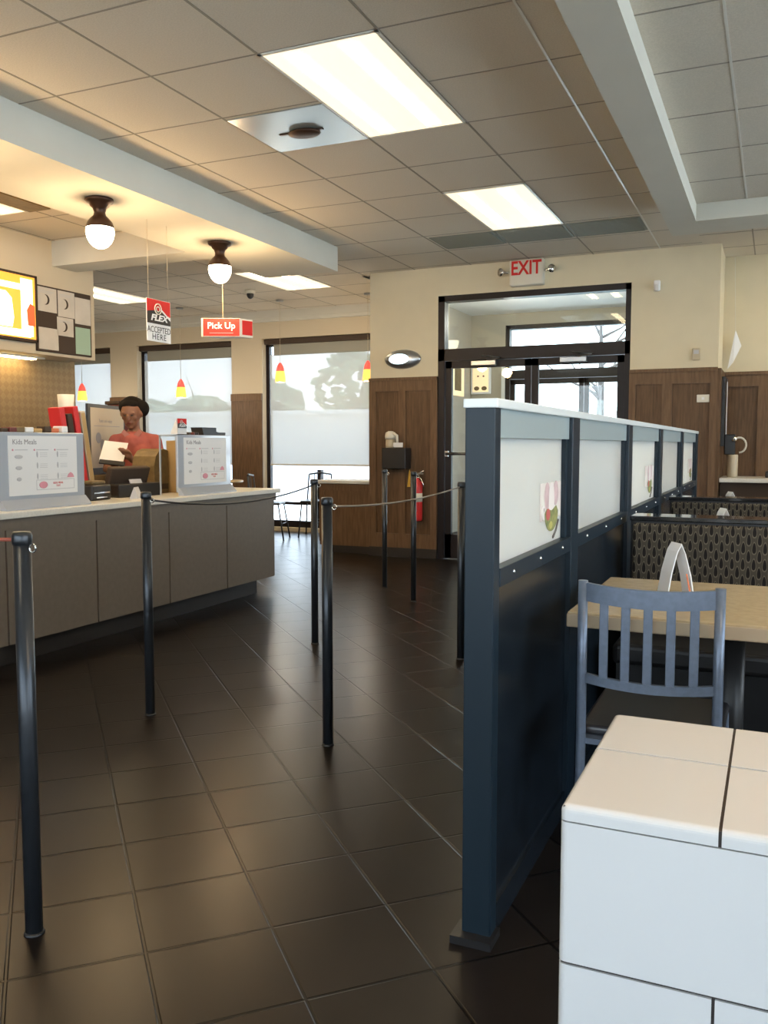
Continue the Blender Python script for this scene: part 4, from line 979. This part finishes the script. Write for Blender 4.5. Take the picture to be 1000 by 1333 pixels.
# counter-end things
t = thing('leaflet_holder', 'clear leaflet holder at the right end of the farther menu stand', 'leaflet holder', (-3.98, 5.86, 0.8405), 0.3)
MB().prism([(-0.03, 0), (0.04, 0), (-0.02, 0.20), (-0.028, 0.20)], -0.045, 0.045, 'y').build('holder', M_['acrylic'], t)
MB().prism([(0.041, 0.004), (0.044, 0.004), (-0.015, 0.195), (-0.018, 0.195)], -0.04, 0.04, 'y').build('leaflet', M_['white'], t)
t = thing('condiment_caddy', 'low brown caddy of cups near the counter end', 'caddy', (-4.22, 5.98, 0.8405), 0.0)
MB().box(-0.08, 0.08, -0.14, 0.14, 0.0, 0.045, bev=0.006).build('tray', M_['kraft'], t)
for k in range(3): MB().lathe([(0, 0.045), (0.018, 0.045), (0.022, 0.075), (0, 0.075)], x=0.03, y=-0.09 + 0.09 * k, caps=False, n=12).build('cup', M_['offwhite'], t)
t = thing('clear_cup_dispenser', 'clear plastic cup dispenser near the counter end before the window', 'dispenser', (-4.33, 6.12, 0.8405))
MB().box(-0.045, 0.045, -0.05, 0.05, 0.0, 0.17, bev=0.006).build('clear_body', M_['acrylic'], t)
MB().box(-0.05, 0.05, -0.055, 0.055, 0.0, 0.02, bev=0.004).build('base', M_['dark'], t)

# ---------------------------------------------------------------- right rear counter and things
t = thing('condiment_counter', 'dark cabinet with pale top along the far right wall', 'counter', (0, 0, 0))
MB().box(-0.46, 1.8, 8.66, 9.21, 0.0, 0.85, bev=0.004).build('cabinet', M_['cork'], t)
MB().box(-0.465, 1.85, 8.60, 9.215, 0.85, 0.89, bev=0.005).build('countertop', M_['ctop'], t)
t = thing('hand_pump_canister', 'beige canister with black head and curled pale hose on the far right counter', 'canister', (-0.365, 8.86, 0.8905))
MB().lathe([(0, 0), (0.045, 0.0), (0.048, 0.01), (0.048, 0.20), (0.045, 0.21), (0, 0.21)], caps=False, n=24).build('canister', M_['beige'], t)
MB().box(-0.075, 0.02, -0.03, 0.05, 0.21, 0.40, bev=0.008).build('head', M_['dark'], t)
MB().tube([(-0.01, -0.04, 0.35), (0.03, -0.04, 0.36)], 0.022, 12).build('nozzle', M_['chrome'], t)
MB().tube([(0.02 + 0.06 * math.cos(a) + 0.035, -0.04, 0.30 + 0.07 * math.sin(a)) for a in [2.4 - k * 0.36 for k in range(12)]], 0.009, 8).build('hose', M_['offwhite'], t)
t = thing('napkin_dispenser', 'dark low dispenser on the far right counter at the picture edge', 'dispenser', (0.05, 8.85, 0.8905))
MB().box(-0.13, 0.13, -0.08, 0.08, 0.0, 0.06, bev=0.01).build('body', M_['dark'], t)
MB().box(-0.11, 0.11, -0.06, 0.06, 0.06, 0.07, bev=0.003).build('silver_lid', M_['chrome'], t)
t = thing('hanging_paper', 'folded white paper pennant hanging at the corner above the panelling', 'paper', (-0.43, 9.18, 1.92))
b = MB(); v = [b.bm.verts.new(p) for p in ((-0.02, 0, 0.0), (0.03, 0.0, 0.06), (0.10, 0.02, 0.22), (0.045, -0.03, 0.37), (0.02, 0.03, 0.12))]
for f_ in ((0, 1, 3), (1, 2, 3), (0, 3, 4), (0, 4, 1), (1, 4, 2), (2, 4, 3)): b.bm.faces.new([v[k] for k in f_])
b.build('folded_sheet', M_['white'], t)
MB().tube([(0.045, -0.03, 0.36), (0.02, 0.03, 1.06)], 0.0012, 5).build('string', M_['white'], t)
t = thing('wall_frame', 'narrow dark framed picture on the short side wall by the far right corner', 'picture', (-0.47, 8.92, 1.50))
MB().box(0.0, 0.030, -0.20, 0.20, -0.32, 0.32, bev=0.004).build('frame', M_['dark'], t)
MB().box(0.030, 0.033, 0.10, 0.18, -0.29, 0.29).build('white_mat', M_['white'], t)

# ---------------------------------------------------------------- chairs and table by the bright window
def cafe_chair(loc, rz, label, first=[None]):
    if first[0]: return dup(first[0], loc, rz, label)
    t = thing('window_chair', label, 'chair', loc, rz, 'thin metal chairs by the window'); first[0] = t
    for sx in (-1, 1):
        MB().tube([(sx * 0.20, 0.24, 0), (sx * 0.17, 0.18, 0.44), (sx * 0.16, 0.20, 0.60), (sx * 0.15, 0.22, 0.80)], 0.010, 8).build('leg', M_['post'], t)
        MB().tube([(sx * 0.20, -0.24, 0), (sx * 0.17, -0.17, 0.44)], 0.010, 8).build('leg', M_['post'], t)
    MB().tube([(-0.15, 0.22, 0.80), (0, 0.25, 0.82), (0.15, 0.22, 0.80)], 0.012, 8).build('top_rail', M_['post'], t)
    s = MB()
    for k in range(3): s.tube([(-0.08 + 0.08 * k, 0.22, 0.46), (-0.08 + 0.08 * k, 0.24, 0.81)], 0.006, 6)
    s.build('back_spindles', M_['post'], t)
    MB().box(-0.19, 0.19, -0.19, 0.19, 0.44, 0.47, bev=0.01).build('seat', M_['dark'], t)
    MB().tube([(-0.185, -0.2, 0.20), (0.185, -0.2, 0.20)], 0.007, 6).tube([(-0.185, 0.21, 0.20), (0.185, 0.21, 0.20)], 0.007, 6).build('stretcher', M_['post'], t)
    return t
cafe_chair((-5.85, 9.55, 0), 1.9, 'thin metal chair nearest the counter end by the bright window')
cafe_chair((-5.45, 10.12, 0), 0.3, 'thin metal chair close to the glass of the bright window')
t = thing('cafe_table', 'small round pale table by the bright window beside thin chairs', 'table', (-6.62, 9.62, 0))
MB().lathe([(0, 0.70), (0.30, 0.70), (0.31, 0.715), (0.30, 0.73), (0, 0.73)], caps=False, n=32).build('tabletop', M_['laminate'], t)
MB().tube([(0, 0, 0.01), (0, 0, 0.70)], 0.03, 12).build('pedestal', M_['dark'], t)
MB().lathe([(0, 0), (0.22, 0), (0.20, 0.02), (0.04, 0.04), (0, 0.04)], caps=False, n=24).build('base', M_['dark'], t)

# ---------------------------------------------------------------- the worker
def blob(name, caps, ells, m, parent, voxel=0.012, smooth=6, cut=None):
    """capsules and ellipsoids fused into one continuous surface"""
    b = MB()
    for a, c, r0, r1 in caps:
        a = Vector(a); c = Vector(c); n = max(3, int((c-a).length / (min(r0, r1) * 0.5)) + 1)
        b.tube([a.lerp(c, k/n) for k in range(n+1)], [r0 + (r1-r0)*k/n for k in range(n+1)], 14)
        b.ell(a, (r0,)*3, seg=14, rings=8); b.ell(c, (r1,)*3, seg=14, rings=8)
    for e in ells:
        b.ell(e[0], e[1], seg=24, rings=14, M=e[2] if len(e) > 2 else None)
    me = bpy.data.meshes.new('t'); b.bm.to_mesh(me); b.bm.free()
    o = bpy.data.objects.new('t', me); col.objects.link(o)
    r = o.modifiers.new('r', 'REMESH'); r.mode = 'VOXEL'; r.voxel_size = voxel; r.use_smooth_shade = True
    s = o.modifiers.new('s', 'SMOOTH'); s.factor = 0.5; s.iterations = smooth
    dg = bpy.context.evaluated_depsgraph_get()
    m2 = bpy.data.meshes.new_from_object(o.evaluated_get(dg)); m2.name = name
    bpy.data.objects.remove(o)
    if cut:
        bb = bmesh.new(); bb.from_mesh(m2)
        for co, no in cut:
            bmesh.ops.bisect_plane(bb, geom=bb.verts[:] + bb.edges[:] + bb.faces[:], plane_co=co, plane_no=no, clear_outer=True)
        bb.to_mesh(m2); bb.free()
    m2.materials.clear(); m2.materials.append(m)
    for p in m2.polygons: p.use_smooth = True
    out = bpy.data.objects.new(name, m2); col.objects.link(out); out.parent = parent
    return out
# local frame: she faces -Y, +X is the viewer's right
t = thing('person', 'person in a coral polo shirt with dark tied-up hair, looking down at a white paper', 'person', (-4.80, 5.78, 0), 0.42)
Sh, El, Wr = {}, {}, {}
Sh[-1] = (-0.155, 0.0, 1.222); Sh[1] = (0.158, 0.01, 1.222)
El[-1] = (-0.205, -0.09, 1.00); El[1] = (0.215, -0.03, 0.985)
Wr[-1] = (-0.09, -0.30, 1.02); Wr[1] = (0.065, -0.33, 1.075)
caps = [((0, 0.02, 0.92), (0, 0.02, 1.05), 0.115, 0.105), ((0, 0.015, 1.05), (0, 0.0, 1.22), 0.105, 0.11),
        ((0, -0.005, 1.26), (0, -0.025, 1.40), 0.050, 0.046)]
for s in (-1, 1):
    caps += [((s*0.06, 0.01, 1.24), Sh[s], 0.062, 0.052), (Sh[s], El[s], 0.046, 0.037), (El[s], Wr[s], 0.036, 0.024),
             ((s*0.085, 0.02, 0.90), (s*0.095, 0.01, 0.50), 0.085, 0.055), ((s*0.095, 0.01, 0.50), (s*0.10, 0.03, 0.10), 0.052, 0.036),
             ((s*0.10, 0.03, 0.045), (s*0.11, -0.14, 0.035), 0.040, 0.032)]
    # palm and five fingers curled round the held paper
    w = Vector(Wr[s]); d = Vector((-s*0.25, -0.55, 0.55)).normalized(); side = Vector((1, 0, 0))
    palm = w + d * 0.05
    caps += [(w, palm, 0.024, 0.028)]
    for k, L in enumerate((0.060, 0.070, 0.065, 0.052)):
        base = palm + side * (-0.030 + 0.020 * k) + d * 0.02
        mid = base + d * L * 0.55; tip = mid + (d * 0.5 + Vector((-s*0.5, 0.35, 0.2))).normalized() * L * 0.5
        caps += [(base, mid, 0.010, 0.009), (mid, tip, 0.009, 0.0075)]
    tb = w + d * 0.02 + side * (-s * 0.028); caps += [(tb, tb + Vector((-s*0.035, -0.01, 0.028)), 0.012, 0.010), (tb + Vector((-s*0.035, -0.01, 0.028)), tb + Vector((-s*0.050, 0.0, 0.055)), 0.010, 0.008)]
HT = Matrix.Rotation(0.30, 4, 'X')   # head bowed
Hc = Vector((-0.012, -0.050, 1.462))
def hp(x, y, z): return Hc + HT.to_3x3() @ Vector((x, y, z))
K = 1.08
ells = [(Hc + Vector((0, 0, 0.0)), (0.074, 0.092, 0.098), HT), (hp(0, -0.018, -0.055), (0.056, 0.068, 0.070), HT),
        (hp(0, -0.058, -0.100), (0.026, 0.024, 0.020), HT), (hp(0, -0.098, -0.022), (0.012, 0.016, 0.026), HT), (hp(0, -0.102, -0.036), (0.018, 0.013, 0.010), HT),
        (hp(-0.028, -0.080, 0.012), (0.022, 0.012, 0.008), HT), (hp(0.028, -0.080, 0.012), (0.022, 0.012, 0.008), HT),
        (hp(0, -0.086, -0.062), (0.024, 0.010, 0.008), HT), (hp(-0.036, -0.062, -0.030), (0.022, 0.018, 0.020), HT), (hp(0.036, -0.062, -0.030), (0.022, 0.018, 0.020), HT),
        (hp(-0.076, 0.005, -0.015), (0.010, 0.020, 0.030), HT), (hp(0.076, 0.005, -0.015), (0.010, 0.020, 0.030), HT),
        (Vector((0, 0.0, 1.13)), (0.145, 0.098, 0.13)), (Vector((-0.06, -0.062, 1.13)), (0.062, 0.058, 0.06)), (Vector((0.06, -0.062, 1.13)), (0.062, 0.058, 0.06)), (Vector((0, 0.02, 0.93)), (0.155, 0.11, 0.10))]
ells = [(Hc + (e[0] - Hc) * 1.08, tuple(r * 1.08 for r in e[1]), e[2]) if len(e) > 2 else e for e in ells]
body = blob('body', caps, ells, M_['skin'], t, voxel=0.0075, smooth=3)
b = MB()
for s in (-1, 1): b.ell(hp(s*0.030, -0.095, -0.006), (0.012, 0.006, 0.0045), M=HT, seg=12, rings=8)
b.build('eyes', M_['dark'], t)
MB().ell(hp(0, -0.101, -0.068), (0.019, 0.006, 0.006), M=HT, seg=12, rings=8).build('lips', M_['maroon'], t)
he = [(hp(0, 0.026, 0.034), (0.080, 0.084, 0.078), HT), (hp(0.0, -0.022, 0.062), (0.062, 0.050, 0.034), HT), (hp(0.070, 0.050, 0.010), (0.054, 0.060, 0.064), HT), (hp(0.02, 0.075, 0.035), (0.06, 0.05, 0.055), HT),
      (hp(-0.055, 0.01, 0.035), (0.035, 0.06, 0.052), HT)]
he = [(Hc + (e[0] - Hc) * K, tuple(r * K for r in e[1]), e[2]) for e in he]
blob('hair', [], he, M_['hair'], t, voxel=0.008, smooth=3)
sc_caps = [((0, 0.015, 0.86), (0, -0.004, 1.205), 0.127, 0.122)]
for s in (-1, 1):
    mid = Vector(Sh[s]).lerp(Vector(El[s]), 0.72)
    sc_caps += [((s*0.035, 0.01, 1.245), Sh[s], 0.062, 0.056), (Sh[s], tuple(mid), 0.060, 0.056)]
sh_e = [(Vector((0, 0.0, 1.12)), (0.165, 0.118, 0.15)), (Vector((-0.06, -0.068, 1.13)), (0.074, 0.066, 0.072)), (Vector((0.06, -0.068, 1.13)), (0.074, 0.066, 0.072)), (Vector((0, 0.02, 0.92)), (0.170, 0.125, 0.12))]
blob('polo_shirt', sc_caps, sh_e, M_['shirt'], t, voxel=0.009, smooth=4, cut=[((0, 0, 0.84), (0, 0, -1)), ((0, 0, 1.300), (0, 0, 1))])
for s in (-1, 1):
    b = MB(); b.prism([(0.0, 1.262), (s*0.062, 1.318), (s*0.082, 1.292), (s*0.030, 1.225)], -0.098, -0.085, 'y'); b.build('collar', M_['collar'], t)
blob('trousers', [((s*0.085, 0.02, 0.86), (s*0.095, 0.01, 0.50), 0.098, 0.070) for s in (-1, 1)] + [((s*0.095, 0.01, 0.50), (s*0.10, 0.03, 0.09), 0.070, 0.058) for s in (-1, 1)], [(Vector((0, 0.02, 0.86)), (0.168, 0.125, 0.10))], M_['trouser'], t, voxel=0.012)
ca, sa = math.cos(0.42), math.sin(0.42)
def wp(x, y, z): return (-4.80 + ca*x - sa*y, 5.78 + sa*x + ca*y, z)
t2 = thing('order_pad', 'white sheet on a black clipboard held by the person in coral', 'clipboard', wp(-0.060, -0.375, 1.115), 0.42)
MB().box(-0.105, 0.085, -0.004, 0.004, -0.055, 0.115, bev=0.002, M=Matrix.Rotation(-0.5, 4, 'X') @ Matrix.Rotation(0.12, 4, 'Y')).build('paper_sheet', M_['white'], t2)
MB().box(-0.10, 0.10, -0.006, 0.010, -0.085, -0.050, bev=0.002, M=Matrix.Rotation(-0.5, 4, 'X') @ Matrix.Rotation(0.12, 4, 'Y')).build('clipboard_edge', M_['dark'], t2)

# ---------------------------------------------------------------- outdoors
struct('ground', MB().box(-60, 40, -40, 70, -0.30, -0.125, M_['pave']))
g = MB().box(-60, 30, 18, 29, -0.124, -0.10).build('road', M_['asphalt']); g['kind'] = 'structure'
t = thing('white_building', 'long low white building across the road beyond the windows', 'building', (-20, 30, -0.12))
MB().box(-28, 14, 0, 6, 0, 2.45).build('wall', M_['whitewall'], t)
MB().box(-28.2, 14.2, -0.15, 6.2, 2.45, 2.62).build('roof_edge', M_['whitewall'], t)
def tree(x, y, h, w, label, kind='round', n=26, bare=False):
    n = n * 4
    t = thing('tree', label, 'tree', (x, y, -0.12), 0, 'trees across the road')
    b = MB(); b.tube([(0, 0, 0), (0.05, 0, h * 0.5), (0.0, 0, h * 0.92)], [0.16, 0.10, 0.03], 8)
    for k in range(16 if bare else 9):
        z = h * random.uniform(0.35, 0.85); a = random.uniform(0, 2*PI); L = w * random.uniform(0.3, 0.55)
        b.tube([(0, 0, z), (L * math.cos(a) * 0.5, L * math.sin(a) * 0.5, z + L * 0.25), (L * math.cos(a), L * math.sin(a), z + L * 0.65)], [0.05, 0.03, 0.012], 6)
    b.build('trunk', M_['bark'], t)
    if not bare:
        c = MB()
        for k in range(n):
            u = random.random(); a = random.uniform(0, 2*PI)
            zz = h * (0.34 + 0.64 * u)
            rr = w * 0.5 * (math.sin(PI * min(1, 0.12 + 0.85 * u)) if kind == 'round' else (1.05 - u)) * random.uniform(0.35, 1.0)
            s = w * random.uniform(0.035, 0.085)
            q = bmesh.ops.create_icosphere(c.bm, subdivisions=2, radius=1)
            bmesh.ops.transform(c.bm, matrix=Matrix.Translation((rr*math.cos(a), rr*math.sin(a), zz)) @ Matrix.Diagonal((s, s, s*0.6, 1)), verts=q['verts'])
            for v in q['verts']: v.co += Vector([random.uniform(-0.12, 0.12) * s * 2 for _ in range(3)])
        c.build('crown', M_['leaf'], t)
    return t
tree(-20.6, 42, 6.6, 4.2, 'tall open-crowned tree at the right of the nearest left window', n=60)
tree(-25.8, 43, 4.9, 4.6, 'bushy tree behind the pendant in the nearest left window', n=60)
tree(-23.0, 50, 4.3, 5.5, 'low broad tree between the two trees in the nearest left window', n=60)
tree(-17.0, 44, 4.6, 4.0, 'rounded tree mostly hidden behind the entrance wall', n=40)
tree(-31.5, 44, 4.1, 6.5, 'low tree in the middle window, right part', n=60)
tree(-40.5, 50, 4.3, 7.0, 'low tree in the middle window behind the worker', n=60)
tree(-44.0, 41, 4.0, 7.5, 'low tree in the window beside the kitchen', n=60)
tree(-4.9, 27, 6.0, 4.2, 'bare branched tree seen through the entrance doors', bare=True)

# ---------------------------------------------------------------- daylight
w = bpy.data.worlds.new('sky'); sc.world = w; w.use_nodes = True
nt = w.node_tree; bg = nt.nodes['Background']
tc = nt.nodes.new('ShaderNodeTexCoord'); sp = nt.nodes.new('ShaderNodeSeparateXYZ'); rp = nt.nodes.new('ShaderNodeValToRGB')
nt.links.new(tc.outputs['Generated'], sp.inputs[0]); nt.links.new(sp.outputs[2], rp.inputs[0]); nt.links.new(rp.outputs[0], bg.inputs[0])
e = rp.color_ramp.elements
e[0].position = 0.0; e[0].color = (0.88, 0.91, 1.0, 1); e[1].position = 0.7; e[1].color = (0.52, 0.70, 1.0, 1)
bg.inputs[1].default_value = 6.8
s = bpy.data.lights.new('sun', 'SUN'); s.energy = 16.0; s.angle = 0.01; s.color = (1.0, 0.97, 0.92)
so = bpy.data.objects.new('sun', s); col.objects.link(so)
so.rotation_euler = Vector((0.35, -0.45, -0.95)).to_track_quat('-Z', 'Y').to_euler()   # from beyond the windows, high
def portal(loc, rot, sx, sy):
    l = bpy.data.lights.new('window_portal', 'AREA'); l.shape = 'RECTANGLE'; l.size = sx; l.size_y = sy; l.cycles.is_portal = True
    o = bpy.data.objects.new('window_portal', l); col.objects.link(o); o.location = loc; o.rotation_euler = rot
for a, c in RWIN: portal((3.66, (a+c)/2, 1.65), (0, PI/2, 0), 1.9, c - a)
for a, c in BWIN: portal(((a+c)/2, -3.26, 1.6), (PI/2, 0, PI), c - a, 2.0)
for a, c in W: portal(((a+c)/2, WB + 0.21, 1.35), (-PI/2, 0, 0), c - a, 2.6)
portal(((EX0+EX1)/2, VY + 0.16, 1.42), (-PI/2, 0, 0), EX1 - EX0, 2.84)

# ---------------------------------------------------------------- camera
f_px = 1145.0; yaw = math.atan2(510, math.hypot(f_px, 86.5)); pitch = math.atan2(88.5, f_px)
cam = bpy.data.cameras.new('camera'); co = bpy.data.objects.new('camera', cam); col.objects.link(co)
cam.sensor_fit = 'VERTICAL'; cam.sensor_height = 24.0; cam.lens = 24.0 * f_px / 1333.0
cam.clip_start = 0.05; cam.clip_end = 300
co.location = (0, 0, 1.2)
co.rotation_euler = (PI/2 - pitch, 0, yaw)
sc.camera = co
sc.view_settings.view_transform = 'Standard'; sc.view_settings.look = 'None'; sc.view_settings.gamma = 1.0
sc.view_settings.use_curve_mapping = False
sc.view_settings.exposure = 0.25
